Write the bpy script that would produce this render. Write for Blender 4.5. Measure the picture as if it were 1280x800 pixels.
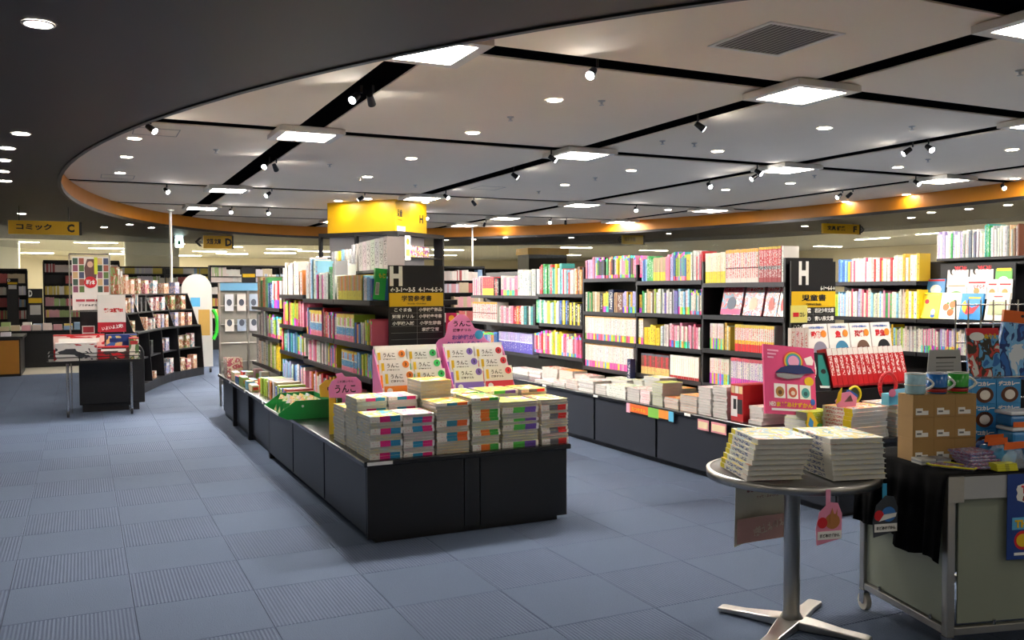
import bpy, math, random
from mathutils import Matrix, Vector
for o in list(bpy.data.objects): bpy.data.objects.remove(o, do_unlink=True)
SC = bpy.context.scene
COL = SC.collection
random.seed(7)
R = math.radians

# ---------------------------------------------------------------- camera (solved from floor tiles and ceiling lights)
F, YAW, PIT, ROL, EYE = 1121.4, .4473, .0338, .0044, 1.357
def ray(x, y):
    u = (x-640)/F; w = (400-y)/F
    c, s = math.cos(-ROL), math.sin(-ROL); u, w = c*u-s*w, s*u+c*w
    cp, sp = math.cos(PIT), math.sin(PIT)
    Y = cp+sp*w; z = -sp+cp*w
    c, s = math.cos(YAW), math.sin(YAW)
    return Vector((c*u+s*Y, -s*u+c*Y, z))
def on_z(x, y, z): r = ray(x, y); return r*((z-EYE)/r.z)+Vector((0, 0, EYE))
def on_y(x, y, Y): r = ray(x, y); return r*(Y/r.y)+Vector((0, 0, EYE))
def on_x(x, y, X): r = ray(x, y); return r*(X/r.x)+Vector((0, 0, EYE))
def project(x, y, z):
    z -= EYE; c, s = math.cos(YAW), math.sin(YAW); X = c*x-s*y; Y = s*x+c*y
    cp, sp = math.cos(PIT), math.sin(PIT); d = cp*Y-sp*z; v = sp*Y+cp*z
    if d < .05: return None
    return 640+F*X/d, 400-F*v/d, d
cam_d = bpy.data.cameras.new('camera'); cam = bpy.data.objects.new('camera', cam_d); COL.objects.link(cam)
cam_d.sensor_width = 36; cam_d.lens = F/1280*36; cam_d.clip_start = .05; cam_d.clip_end = 200
_f = ray(640, 400).normalized(); _r = (ray(641, 400)-ray(640, 400)).normalized(); _u = _r.cross(_f)
cam.matrix_world = Matrix(((_r.x, _u.x, -_f.x, 0), (_r.y, _u.y, -_f.y, 0), (_r.z, _u.z, -_f.z, EYE), (0, 0, 0, 1)))
SC.camera = cam
world = bpy.data.worlds.new('world'); SC.world = world; world.use_nodes = True
world.node_tree.nodes['Background'].inputs[0].default_value = (.5, .5, .5, 1)
world.node_tree.nodes['Background'].inputs[1].default_value = .15
SC.view_settings.view_transform = 'Standard'; SC.view_settings.look = 'None'
SC.view_settings.gamma = 1; SC.view_settings.use_curve_mapping = False
SC.view_settings.exposure = 3.18
LAMP = 13.0      # brightness of the square ceiling lights
DOWN = 22.0      # brightness of the recessed downlights

# ---------------------------------------------------------------- materials
def lin(c):
    if isinstance(c, str):
        c = c.lstrip('#'); c = [int(c[i:i+2], 16)/255 for i in (0, 2, 4)]
    return tuple((v/12.92 if v <= .04045 else ((v+.055)/1.055)**2.4) for v in c)
MATS = {}
class NT:
    def __init__(s, m): s.m = m; m.use_nodes = True; s.t = m.node_tree; s.b = s.t.nodes['Principled BSDF']
    def n(s, typ, **kw):
        nd = s.t.nodes.new(typ)
        for k, v in kw.items():
            if k in nd.inputs.keys() and not hasattr(type(nd), k): nd.inputs[k].default_value = v
            else: setattr(nd, k, v)
        return nd
    def l(s, a, b): s.t.links.new(a, b)
    def math(s, op, a, b=None, c=None):
        nd = s.t.nodes.new('ShaderNodeMath'); nd.operation = op
        for i, v in enumerate((a, b, c)):
            if v is None: continue
            if isinstance(v, (int, float)): nd.inputs[i].default_value = v
            else: s.l(v, nd.inputs[i])
        return nd.outputs[0]
    def mix(s, f, a, b, blend='MIX'):
        nd = s.t.nodes.new('ShaderNodeMix'); nd.data_type = 'RGBA'; nd.blend_type = blend
        for sock, v in ((nd.inputs[0], f), (nd.inputs[6], a), (nd.inputs[7], b)):
            if isinstance(v, (int, float)): sock.default_value = v
            elif isinstance(v, (tuple, list)): sock.default_value = (*v[:3], 1)
            else: s.l(v, sock)
        return nd.outputs[2]
    def ramp(s, f, stops, interp='CONSTANT'):
        nd = s.t.nodes.new('ShaderNodeValToRGB'); cr = nd.color_ramp; cr.interpolation = interp
        while len(cr.elements) > 1: cr.elements.remove(cr.elements[-1])
        cr.elements[0].position = stops[0][0]; cr.elements[0].color = (*stops[0][1], 1)
        for p, c in stops[1:]:
            e = cr.elements.new(p); e.color = (*c, 1)
        s.l(f, nd.inputs[0]); return nd.outputs[0]
def mat(name, col, rough=.6, metal=0, emit=0, spec=.5, alpha=1, noise=0, nscale=20, trans=0, bump=0):
    if name in MATS: return MATS[name]
    m = bpy.data.materials.new(name); t = NT(m); c = lin(col); b = t.b
    b.inputs['Base Color'].default_value = (*c, 1); b.inputs['Roughness'].default_value = rough
    b.inputs['Metallic'].default_value = metal; b.inputs['Specular IOR Level'].default_value = spec
    b.inputs['Alpha'].default_value = alpha; b.inputs['Transmission Weight'].default_value = trans
    if noise or bump:
        tc = t.n('ShaderNodeTexCoord'); nz = t.n('ShaderNodeTexNoise'); nz.inputs['Scale'].default_value = nscale
        nz.inputs['Detail'].default_value = 4; t.l(tc.outputs['Object'], nz.inputs['Vector'])
        if noise:
            k = t.math('MULTIPLY_ADD', nz.outputs['Fac'], 2*noise, 1-noise)
            v = t.n('ShaderNodeVectorMath', operation='SCALE'); v.inputs[0].default_value = c; t.l(k, v.inputs['Scale'])
            t.l(v.outputs[0], b.inputs['Base Color'])
        if bump:
            bp = t.n('ShaderNodeBump'); bp.inputs['Strength'].default_value = bump; bp.inputs['Distance'].default_value = .01
            t.l(nz.outputs['Fac'], bp.inputs['Height']); t.l(bp.outputs[0], b.inputs['Normal'])
    if emit:
        b.inputs['Emission Color'].default_value = (*c, 1); b.inputs['Emission Strength'].default_value = emit
    MATS[name] = m; return m
def carpet(name, ribbed):
    m = bpy.data.materials.new(name); t = NT(m); tc = t.n('ShaderNodeTexCoord'); oi = t.n('ShaderNodeObjectInfo')
    geo = t.n('ShaderNodeNewGeometry')
    nz = t.n('ShaderNodeTexNoise'); nz.inputs['Scale'].default_value = 160; nz.inputs['Detail'].default_value = 3
    t.l(geo.outputs['Position'], nz.inputs['Vector'])
    nz2 = t.n('ShaderNodeTexNoise'); nz2.inputs['Scale'].default_value = 9; t.l(geo.outputs['Position'], nz2.inputs['Vector'])
    a, c = lin('#475368'), lin('#606f86')
    if ribbed: a, c = lin('#485369'), lin('#68758c')
    base = t.mix(nz.outputs['Fac'], a, c)
    base = t.mix(t.math('MULTIPLY', nz2.outputs['Fac'], .35), base, lin('#535f77'))
    h = nz.outputs['Fac']
    if ribbed:
        sx = t.n('ShaderNodeSeparateXYZ'); t.l(geo.outputs['Position'], sx.inputs[0])
        w = t.math('SINE', t.math('MULTIPLY', sx.outputs['X'], 2*math.pi/.0156))
        k = t.math('MULTIPLY_ADD', w, .5, .5)
        base = t.mix(t.math('MULTIPLY', k, .42), base, lin('#343f55'))
        h = t.math('SUBTRACT', h, k)
    else:
        base = t.mix(.3, base, lin('#505b70'))
    t.l(base, t.b.inputs['Base Color']); t.b.inputs['Roughness'].default_value = .95; t.b.inputs['Specular IOR Level'].default_value = .15
    bp = t.n('ShaderNodeBump'); bp.inputs['Strength'].default_value = .5; bp.inputs['Distance'].default_value = .003
    t.l(h, bp.inputs['Height']); t.l(bp.outputs[0], t.b.inputs['Normal'])
    MATS[name] = m; return m

# ---------------------------------------------------------------- mesh building
class MB:
    def __init__(s): s.v = []; s.f = []; s.m = []; s.sm = []
    def add(s, vs, fs, mi=0, smooth=False):
        o = len(s.v); s.v += [tuple(v) for v in vs]
        for f in fs: s.f.append([o+i for i in f]); s.m.append(mi); s.sm.append(smooth)
        return s
    def box(s, x0, x1, y0, y1, z0, z1, mi=0):
        if x0 > x1: x0, x1 = x1, x0
        if y0 > y1: y0, y1 = y1, y0
        if z0 > z1: z0, z1 = z1, z0
        return s.add([(x0,y0,z0),(x1,y0,z0),(x1,y1,z0),(x0,y1,z0),(x0,y0,z1),(x1,y0,z1),(x1,y1,z1),(x0,y1,z1)],
            [(0,3,2,1),(4,5,6,7),(0,1,5,4),(1,2,6,5),(2,3,7,6),(3,0,4,7)], mi)
    def cyl(s, p0, p1, r0, r1=None, n=16, mi=0, caps=True):
        r1 = r0 if r1 is None else r1; p0, p1 = Vector(p0), Vector(p1); d = (p1-p0).normalized()
        a = d.orthogonal().normalized(); b = d.cross(a); vs = []
        for p, r in ((p0, r0), (p1, r1)):
            for i in range(n):
                t = 2*math.pi*i/n; vs.append(p+a*(r*math.cos(t))+b*(r*math.sin(t)))
        s.add(vs, [(i, (i+1)%n, n+(i+1)%n, n+i) for i in range(n)], mi, True)
        if caps: s.add(vs, [tuple(range(n-1, -1, -1)), tuple(range(n, 2*n))], mi)
        return s
    def tube(s, pts, r, n=8, mi=0):
        for a, b in zip(pts, pts[1:]): s.cyl(a, b, r, n=n, mi=mi)
        return s
    def lathe(s, prof, c=(0, 0, 0), n=24, mi=0):
        vs = []; k = len(prof)
        for i in range(n):
            t = 2*math.pi*i/n
            for r, z in prof: vs.append((c[0]+r*math.cos(t), c[1]+r*math.sin(t), c[2]+z))
        fs = [(i*k+j, ((i+1)%n)*k+j, ((i+1)%n)*k+j+1, i*k+j+1) for i in range(n) for j in range(k-1)]
        s.add(vs, fs, mi, True); return s
    def prism(s, poly, lo, hi, axis='z', mi=0):
        n = len(poly)
        def P(a, b, h): return {'z': (a, b, h), 'y': (a, h, b), 'x': (h, a, b)}[axis]
        vs = [P(a, b, lo) for a, b in poly]+[P(a, b, hi) for a, b in poly]
        s.add(vs, [tuple(range(n-1, -1, -1)), tuple(range(n, 2*n))]+[(i, (i+1)%n, n+(i+1)%n, n+i) for i in range(n)], mi); return s
    def mesh(s, name, mats):
        me = bpy.data.meshes.new(name); me.from_pydata(s.v, [], s.f)
        for m in (mats if isinstance(mats, (list, tuple)) else [mats]): me.materials.append(m)
        me.polygons.foreach_set('material_index', s.m); me.polygons.foreach_set('use_smooth', s.sm)
        if any(m.name.startswith('cover_') for m in me.materials):
            lo = [min(v[i] for v in s.v) for i in range(3)]; ex = [max(1e-6, max(v[i] for v in s.v)-lo[i]) for i in range(3)]
            me.update(); ul = me.uv_layers.new(name='UVMap')
            for p in me.polygons:
                n = [abs(c) for c in p.normal]; k = n.index(max(n)); a, b = [i for i in range(3) if i != k]
                for li in p.loop_indices:
                    co = s.v[me.loops[li].vertex_index]; ul.data[li].uv = ((co[a]-lo[a])/ex[a], (co[b]-lo[b])/ex[b])
        me.update(); return me
    def build(s, name, mats, parent=None, loc=(0, 0, 0), rz=0, bevel=0):
        return place(s.mesh(name, mats), name, parent, loc, rz, bevel)
def place(me, name, parent=None, loc=(0, 0, 0), rz=0, bevel=0, rot=None, scale=None):
    o = bpy.data.objects.new(name, me); COL.objects.link(o); o.location = loc
    o.rotation_euler = rot if rot else (0, 0, rz)
    if scale: o.scale = scale
    if parent: o.parent = parent
    if bevel:
        b = o.modifiers.new('bevel', 'BEVEL'); b.width = bevel; b.segments = 2; b.limit_method = 'ANGLE'
    return o
def box(x0, x1, y0, y1, z0, z1): return MB().box(x0, x1, y0, y1, z0, z1)
def tag(o, label, cat, group=None):
    o['label'] = label; o['category'] = cat
    if group: o['group'] = group
    return o
def thing(name, label, cat, loc=(0, 0, 0), rz=0, group=None):
    o = bpy.data.objects.new(name, None); COL.objects.link(o); o.location = loc; o.rotation_euler = (0, 0, rz)
    o.empty_display_size = .05
    return tag(o, label, cat, group)
def struct(o): o['kind'] = 'structure'; return o
ORD = ['first','second','third','fourth','fifth','sixth','seventh','eighth','ninth','tenth','eleventh','twelfth']
def ordinal(i):
    if i < 12: return ORD[i]
    n = i+1; return '%d%s' % (n, 'th' if 10 <= n % 100 <= 20 else {1: 'st', 2: 'nd', 3: 'rd'}.get(n % 10, 'th'))
# lettering: made as text curves at the end of the script, then turned to meshes that fill a given rectangle
TEXTS = []
def text(s, parent, x, z, w, h, m, y=-.002, name='lettering', bold=.02, mirror=False, rot=0, lay=False):
    """rectangle centred on (x, z) in the parent's front plane (facing local -y); lay=True: in the plane facing local +z"""
    o = bpy.data.objects.new(name, bpy.data.meshes.new(name)); COL.objects.link(o); o.parent = parent
    if lay: o.location = (x, z, y); o.rotation_euler = (0, 0, rot)
    else: o.location = (x, y, z); o.rotation_euler = (math.pi/2, -rot, 0)
    TEXTS.append((o, s, w, h, m, bold, mirror)); return o
def finish_texts():
    made = {}
    for o, s, w, h, m, bold, mirror in TEXTS:
        if (s, bold) in made: continue
        cu = bpy.data.curves.new('t', 'FONT'); cu.body = s; cu.align_x = 'CENTER'; cu.resolution_u = 2; cu.offset = bold; cu.extrude = .004; cu.space_line = 1.1
        t = bpy.data.objects.new('t', cu); COL.objects.link(t); made[(s, bold)] = t
    bpy.context.view_layer.update(); dg = bpy.context.evaluated_depsgraph_get(); base = {}
    for k, t in made.items():
        me = bpy.data.meshes.new_from_object(t.evaluated_get(dg)); xs = [v.co.x for v in me.vertices]; ys = [v.co.y for v in me.vertices]
        base[k] = ([v.co.copy() for v in me.vertices], [list(p.vertices) for p in me.polygons], min(xs), max(xs), min(ys), max(ys))
        bpy.data.meshes.remove(me)
    for t in made.values():
        cu = t.data; bpy.data.objects.remove(t); bpy.data.curves.remove(cu)
    for o, s, w, h, m, bold, mirror in TEXTS:
        vs, fs, x0, x1, y0, y1 = base[(s, bold)]
        if w is None: w = h*(x1-x0)/(y1-y0)
        sx, sy = w/(x1-x0), h/(y1-y0)
        if mirror: sx = -sx
        me = o.data
        me.from_pydata([((v.x-(x0+x1)/2)*sx, (v.y-(y0+y1)/2)*sy, v.z*.1) for v in vs], [], [f[::-1] if mirror else f for f in fs])
        me.materials.append(m); me.update()
# flat print shapes in a panel's front plane (local x right, z up, facing -y), each a thin plate
def plate(parent, x0, x1, z0, z1, m, y=-.0015, t=.001, name='print'):
    return box(x0, x1, y-t, y, z0, z1).build(name, m, parent)
def disc(parent, x, z, rx, rz_, m, y=-.0015, t=.001, name='print', n=24):
    return MB().prism([(x+rx*math.cos(2*math.pi*i/n), z+rz_*math.sin(2*math.pi*i/n)) for i in range(n)], y-t, y, 'y').build(name, m, parent)
def poly(parent, pts, m, y=-.0015, t=.001, name='print'):
    return MB().prism(pts, y-t, y, 'y').build(name, m, parent)
# ================================================================ the setting
WHITE = mat('white_paint', '#d8d4cc', .7); BLACK = mat('black_laminate', '#0c0c0f', .4, noise=.1, nscale=4)
NAVY = mat('dark_slate_laminate', '#20242e', .42, noise=.08, nscale=3)
INK = mat('black_print', '#141414', .6); PAPER = mat('white_paper', '#efece6', .6); CHROME = mat('chrome', '#c9c9c9', .22, 1)
STEEL = mat('brushed_steel', '#b4b2ae', .34, 1); GLOW = mat('lamp_glow', '#fff3e4', .5, emit=LAMP); DGLOW = mat('downlight_glow', '#fff6e8', .5, emit=DOWN)
YELLOW = mat('signal_yellow', '#f0c000', .5); ORANGE = mat('orange_rim_paint', '#c47a08', .5)
YELLOWCOL = mat('yellow_column_paint', '#dcaa00', .45)
CREAM = mat('cream_wall_paint', '#e2dac6', .8); PALE = mat('pale_outer_ceiling', '#e6e4d6', .8)
CEILW = mat('white_ceiling_board', '#e4d5c0', .85, noise=.02, nscale=2); STRIP = mat('ceiling_groove_black', '#050506', 1, spec=0)
SOFF = mat('dark_bronze_soffit', '#2e2620', .5, noise=.12, nscale=1.2)
VINYL = mat('beige_vinyl_floor', '#b4ae9e', .6, noise=.05)
CARP = [carpet('ribbed_carpet', True), carpet('plain_carpet', False)]
GZ, CZ, SZ = 2.95, 3.0, 2.71     # lower face of lights, white ceiling, dark soffit
TS, TX, TY = .5, .18, 4.143     # carpet tile size and grid origin

floor = struct(box(-16, 26, -6, 42, -.08, -.006).build('floor', VINYL))
UND = mat('carpet_underlay', '#1c2230', .9)
box(.69, 14, -.3, 24, -.0059, -.0042).build('underlay', UND, floor); box(-6.8, .69, -.3, 16.64, -.0059, -.0042).build('underlay', UND, floor)
tile_me = []
for k in (0, 1):
    g = .0006; b = MB(); e = .004
    a = TS/2-g; c = a-.003
    b.add([(-a,-a,-.006),(a,-a,-.006),(a,a,-.006),(-a,a,-.006),(-a,-a,-.002),(a,-a,-.002),(a,a,-.002),(-a,a,-.002),(-c,-c,0),(c,-c,0),(c,c,0),(-c,c,0)],
          [(0,3,2,1),(0,1,5,4),(1,2,6,5),(2,3,7,6),(3,0,4,7),(4,5,9,8),(5,6,10,9),(6,7,11,10),(7,4,8,11),(8,9,10,11)])
    tile_me.append(b.mesh('carpet_tile', CARP[k]))
EC, EA, EB, ET = (6.486, 12.136), 6.682, 10.982, R(3.19)
def ell(t, k=0):     # point on the ceiling oval, k = outward offset
    x, y = (EA+k)*math.cos(t), (EB+k)*math.sin(t)
    return EC[0]+x*math.cos(ET)-y*math.sin(ET), EC[1]+x*math.sin(ET)+y*math.cos(ET)
cand = []; rest = []
for i in range(-14, 28):
    for j in range(-9, 40):
        x, y = TX+(i+.5)*TS, TY+(j+.5)*TS
        if y > 16.6 and x < .6: continue
        p = project(x, y, 0)
        hid = (1.6 < x < 2.3 and 4.9 < y < 11) or (4.25 < x < 5) and y > 3.8 or (x > 2.6 and y > 11.2)
        if p and -60 < p[0] < 1340 and p[1] < 860 and not hid: cand.append((p[2], i, j, x, y))
        else: rest.append((i, j, x, y))
cand.sort()
for d, i, j, x, y in cand[:300]:
    place(tile_me[(i+j) % 2], 'carpet_tile', floor, (x, y, 0))
for k in (0, 1):
    b = MB(); a = TS/2-.0012
    for i, j, x, y in rest+[c[1:] for c in cand[300:]]:
        if (i+j) % 2 == k: b.box(x-a, x+a, y-a, y+a, -.006, 0)
    o = b.build('carpet', CARP[k], floor); o['kind'] = 'stuff'

ceiling = struct(box(-4, 18, -4, 28, CZ+.012, CZ+.08).build('ceiling', STRIP))
GX = [2.12, 5.37, 8.57, 11.6]; GY = [3.53, 5.68, 9.32, 14.8, 18.2, 20.6]
xe = [-4]+GX+[18]; ye = [-4]+GY+[28]; hw = .133
for i in range(len(xe)-1):
    for j in range(len(ye)-1):
        x0 = xe[i]+(hw if i else 0); x1 = xe[i+1]-(hw if i < len(xe)-2 else 0)
        y0 = ye[j]+(hw if j else 0); y1 = ye[j+1]-(hw if j < len(ye)-2 else 0)
        box(x0, x1, y0, y1, CZ, CZ+.012).build('ceiling_panel', CEILW, ceiling)
N = 120
# dark soffit with the oval opening: a ring whose outer edge is drawn by hand
outer = [(19,-5),(18.4,4),(17.6,9),(17.3,14),(16.5,19),(13.8,23.4),(9.6,26.4),(4,27.4),(-2,26),(-9,25),(-13,24),(-13,10),(-13,-5),(3,-5)]
def outer_pt(a):
    d = Vector((math.cos(a), math.sin(a))); best = None
    for p, q in zip(outer, outer[1:]+outer[:1]):
        p = Vector(p)-Vector(EC); q = Vector(q)-Vector(EC); e = q-p; den = d.x*e.y-d.y*e.x
        if abs(den) < 1e-9: continue
        t = (p.x*e.y-p.y*e.x)/den; s = (p.x*d.y-p.y*d.x)/den
        if t > 0 and -1e-6 <= s <= 1+1e-6: best = t if best is None else max(best, t)
    return EC[0]+d.x*best, EC[1]+d.y*best
b = MB(); vs = []
for i in range(N):
    x, y = ell(2*math.pi*i/N); a = math.atan2(y-EC[1], x-EC[0]); X, Y = outer_pt(a)
    vs += [(x, y, SZ), (X, Y, SZ), (X, Y, SZ+.2), (x, y, SZ+.03)]
fs = []
for i in range(N):
    j = (i+1) % N
    fs += [(4*i, 4*j, 4*j+1, 4*i+1), (4*i+1, 4*j+1, 4*j+2, 4*i+2), (4*i, 4*i+3, 4*j+3, 4*j), (4*i+3, 4*i+2, 4*j+2, 4*j+3)]
b.add(vs, fs); struct(b.build('ceiling_soffit', SOFF))
def ring(name, m, k0, k1, z0, z1):
    b = MB(); vs = []
    for i in range(N):
        t = 2*math.pi*i/N
        for k, z in ((k0, z0), (k1, z0), (k1, z1), (k0, z1)): vs.append((*ell(t, k), z))
    fs = []
    for i in range(N):
        j = (i+1) % N
        for q in range(4): fs.append((4*i+q, 4*j+q, 4*j+(q+1) % 4, 4*i+(q+1) % 4))
    b.add(vs, fs); return struct(b.build(name, m))
ring('trim_1', ORANGE, .03, .06, SZ+.045, CZ)
ring('trim_2', BLACK, -.01, .03, SZ-.012, SZ+.045)
OZ = 2.86
struct(box(-16, 26, -6, 42, OZ+.3, OZ+.36).build('ceiling_slab', PALE))
# outer sales floor ceiling: boards around the dark ring, left open above it
ob = MB()
ob.box(-16, 26, 26.5, 42, OZ, OZ+.05); ob.box(-16, -12.5, -6, 26.5, OZ, OZ+.05); ob.box(17, 26, -6, 26.5, OZ, OZ+.05)
struct(ob.build('outer_ceiling', PALE))
struct(box(-16.1, -16, -6, 42, 0, 3.3).build('wall_left', CREAM)); struct(box(26, 26.1, -6, 42, 0, 3.3).build('wall_right', CREAM))
struct(box(-16, 26, 42, 42.1, 0, 3.3).build('wall_back', CREAM)); struct(box(-16, 26, -6.1, -6, 0, 3.3).build('wall_front', CREAM))

# ================================================================ lights
fm_frame = MB(); a, b_ = .33, .25
fm_frame.box(-a, a, -a, -b_, 0, .05).box(-a, a, b_, a, 0, .05).box(-a, -b_, -b_, b_, 0, .05).box(b_, a, -b_, b_, 0, .05).box(-.31, .31, -.31, .31, .03, .06)
fm_frame = fm_frame.mesh('lamp_frame', mat('lamp_frame_white', '#cfc8bd', .5))
fm_glow = MB().box(-b_, b_, -b_, b_, .012, .03).mesh('diffuser', GLOW)
fm_tube = MB().cyl((0, -.22, 0), (0, .22, 0), .012, n=8).mesh('lamp_tube', mat('lamp_tube', '#ffffff', .4, emit=LAMP*.8))
rows = ['nearest', 'second', 'third', 'fourth', 'fifth', 'sixth']; colw = ['left', 'middle left', 'middle right', 'right']
for i, x in enumerate(GX):
    for j, y in enumerate(GY):
        e = ((x-EC[0])/EA)**2+((y-EC[1])/EB)**2
        if e > 1.02 or (x, y) == (GX[3], GY[0]): continue
        t = thing('ceiling_light', 'square white ceiling light in the %s groove, %s row from the front' % (colw[i], rows[j]), 'ceiling light', (x, y, GZ-.012), 0, 'square ceiling lights at the groove crossings')
        place(fm_frame, 'frame', t); place(fm_glow, 'diffuser', t)
        for k in (-.15, 0, .15): place(fm_tube, 'lamp_tube', t, (k, 0, .008))
dl_ring = MB().lathe([(.062, .006), (.062, -.004), (.075, -.006), (.08, 0)], n=24).mesh('trim_ring', WHITE)
dl_glow = MB().prism([(.063*math.cos(2*math.pi*i/20), .063*math.sin(2*math.pi*i/20)) for i in range(20)], -.003, .0, 'z').mesh('lens', DGLOW)
def downlights(pxs, z, where, grp, extra=()):
    pts = sorted([(px, on_z(px, py, z)) for px, py in pxs], key=lambda q: q[0])
    for k, (px, p) in enumerate(pts):
        t = thing('downlight', 'round recessed downlight in the %s, %s counting from the left' % (where, ordinal(k)), 'downlight', (p.x, p.y, z-.001), 0, grp)
        place(dl_ring, 'trim_ring', t); place(dl_glow, 'lens', t)
downlights([(693,125),(591,166),(514,198),(459,221),(1031,160),(897,189),(789,213),(706,231),(1122,209),(1265,187),(1269,223),(988,229),(907,237),(1133,243),(1057,252),
            (168,173),(158,196),(150,216),(423,251),(460,248.5),(532,253),(835,262),(1020,262)], CZ, 'white ceiling', 'downlights in the white ceiling')
downlights([(48,30),(26,167),(9,185),(4,200),(3,214),(7,226),(27,267),(130,284),(162,280.5),(189,284.5),(558,300),(592,299),(632,297),(672,296),(714,297),
            (836,292),(1006,282.5),(1139,272),(1164,265.5),(1211,261),(1260,256)], SZ, 'dark soffit', 'downlights in the dark soffit')
# downlights added to the ring around the viewer to light the near goods
for k, (x, y) in enumerate([(-.9,2.2),(.9,.7),(2.6,-.6),(5.0,-.9),(-2.2,4.4),(7.5,-.6),(-2.4,1.2),(-.6,-.8),(1.4,-2.2),(4.2,-2.6),(6.8,-2.4),(-3.6,3.4),(-4,0),(-2,-2.4),(3.6,.9),(6.2,.9)]):
    t = thing('downlight', 'round recessed downlight added above the viewer, out of the picture, %s of its row' % ordinal(k), 'downlight', (x, y, SZ-.001), 0, 'downlights added above the viewer')
    place(dl_ring, 'trim_ring', t); place(dl_glow, 'lens', t)
# track spotlights hanging in the black grooves
SPOTG = mat('spot_glow', '#ffffff', .5, emit=30)
sp_body = MB().cyl((0, 0, 0), (.1, 0, 0), .026, .034, 14).mesh('lamp_head', BLACK); sp_face = MB().cyl((.1, 0, 0), (.102, 0, 0), .029, n=14).mesh('lens', SPOTG)
sp_stem = MB().cyl((.03, 0, .02), (.03, 0, .085), .009, n=8).mesh('stem', BLACK)
spots = [(438,118,-140,1),(462,119,60,1),(334,204,-128,1),(345,206,60,0),(307,303,0,0),(755,82,-140,1),(849,152,-20,1),(683,196,-30,1),(624,216,-20,1),(1131,180,-100,1),(1117,184,150,0),
         (937,214,-60,1),(921,217.5,170,0),(185,155,-40,1),(206,236,-62,1),(343,238,-150,0),(292,260,-90,1),(338,262,-80,1),(468,241,150,0),(585,245,-60,1),(610,247,30,0),(547,267,-80,1),
         (857,228,-100,1),(834,254,-110,1),(1042,240,100,0),(1035,242,170,0),(1130,228,-90,1),(711,272,-120,1),(729,273,60,0),(606,279,80,0),(1266,230,-120,1)]
k = 0
for px, py, az, lit in spots:
    p = on_z(px, py, CZ-.07)
    if ((p.x-EC[0])/EA)**2+((p.y-EC[1])/EB)**2 > 1.03: continue
    # snap to the nearest groove
    gx = min(GX, key=lambda g: abs(g-p.x)); gy = min(GY, key=lambda g: abs(g-p.y))
    if abs(gx-p.x) < abs(gy-p.y): p.x = gx+max(-.08, min(.08, p.x-gx))
    else: p.y = gy+max(-.08, min(.08, p.y-gy))
    t = thing('track_spotlight', 'small black track spotlight %s in a ceiling groove, %s one built in the grooves' % ('shining' if lit else 'turned away', ordinal(k)), 'spotlight', (p.x, p.y, CZ-.07), 0, 'track spotlights in the black grooves')
    place(sp_stem, 'stem', t)
    h = place(sp_body, 'lamp_head', t, rot=(0, R(35), R(az))); place(sp_face, 'lens', t, rot=(0, R(35), R(az)))
    if lit:
        ld = bpy.data.lights.new('spot_beam', 'SPOT'); ld.energy = 90 if px < 360 else 26; ld.spot_size = R(75); ld.spot_blend = .7; ld.shadow_soft_size = .04; ld.color = (1, .95, .88)
        lo = bpy.data.objects.new('spot_beam', ld); COL.objects.link(lo); lo.parent = t; d = Vector((math.cos(R(az))*math.cos(R(35)), math.sin(R(az))*math.cos(R(35)), -math.sin(R(35))))
        lo.location = d*.13; lo.rotation_euler = d.to_track_quat('-Z', 'Y').to_euler()
    k += 1
# long strip lights on the outer ceiling
st_body = MB().box(-.62, .62, -.09, .09, -.012, 0).mesh('housing', WHITE); st_glow = MB().box(-.6, .6, -.07, .07, -.02, -.012).mesh('diffuser', mat('strip_glow', '#fff6dc', .5, emit=11))
STR = []
for k, (px, py) in enumerate([(20,301),(120,302),(45,315),(52,323),(0,300),(135,309),(150,316),(205,303),(192,316),(245,302),(262,313),(300,303),(280,307),(355,310),(350,315),(290,316),(345,304),
                              (570,305),(612,306),(640,303),(560,311),(880,291),(1270,283),(1090,297),(1170,290)]):
    p = on_z(px, py+1, OZ-.002)
    if p.y > 41.5 or p.x > 25.4 or (p.y < 26.6 and p.x < 17.1): continue
    if any((p.x-a)**2+(p.y-b)**2 < 2 for a, b in STR): continue
    STR.append((p.x, p.y))
    t = thing('strip_light', 'long white strip light on the pale ceiling beyond the oval, %s built' % ordinal(k), 'strip light', (p.x, p.y, OZ), 0 if p.x < 15 else math.pi/2, 'strip lights on the outer ceiling')
    place(st_body, 'housing', t); place(st_glow, 'diffuser', t)
for k, (x, y) in enumerate([(-14,4),(-14,12),(-14,20),(-8,29.5),(-4,33),(4,31),(12,31.5),(20,29),(21,20),(21,12),(21,5),(-10,36),(2,36.5),(14,36),(24,24),(24,16),(24,9),(8,34),(-1,28),(16,28),(-13,30),(-12,39),(-5,39.5),(4,40),(10,39.5),(19,34)]):  # extra strips added to brighten the far walls and outer ceiling
    if any((x-a)**2+(y-b)**2 < 3 for a, b in STR): continue
    t = thing('strip_light', 'long white strip light added on the outer ceiling to brighten the far hall, %s of that set' % ordinal(k), 'strip light', (x, y, OZ), 0, 'strip lights added to brighten the far hall')
    place(st_body, 'housing', t); place(st_glow, 'diffuser', t)

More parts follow.
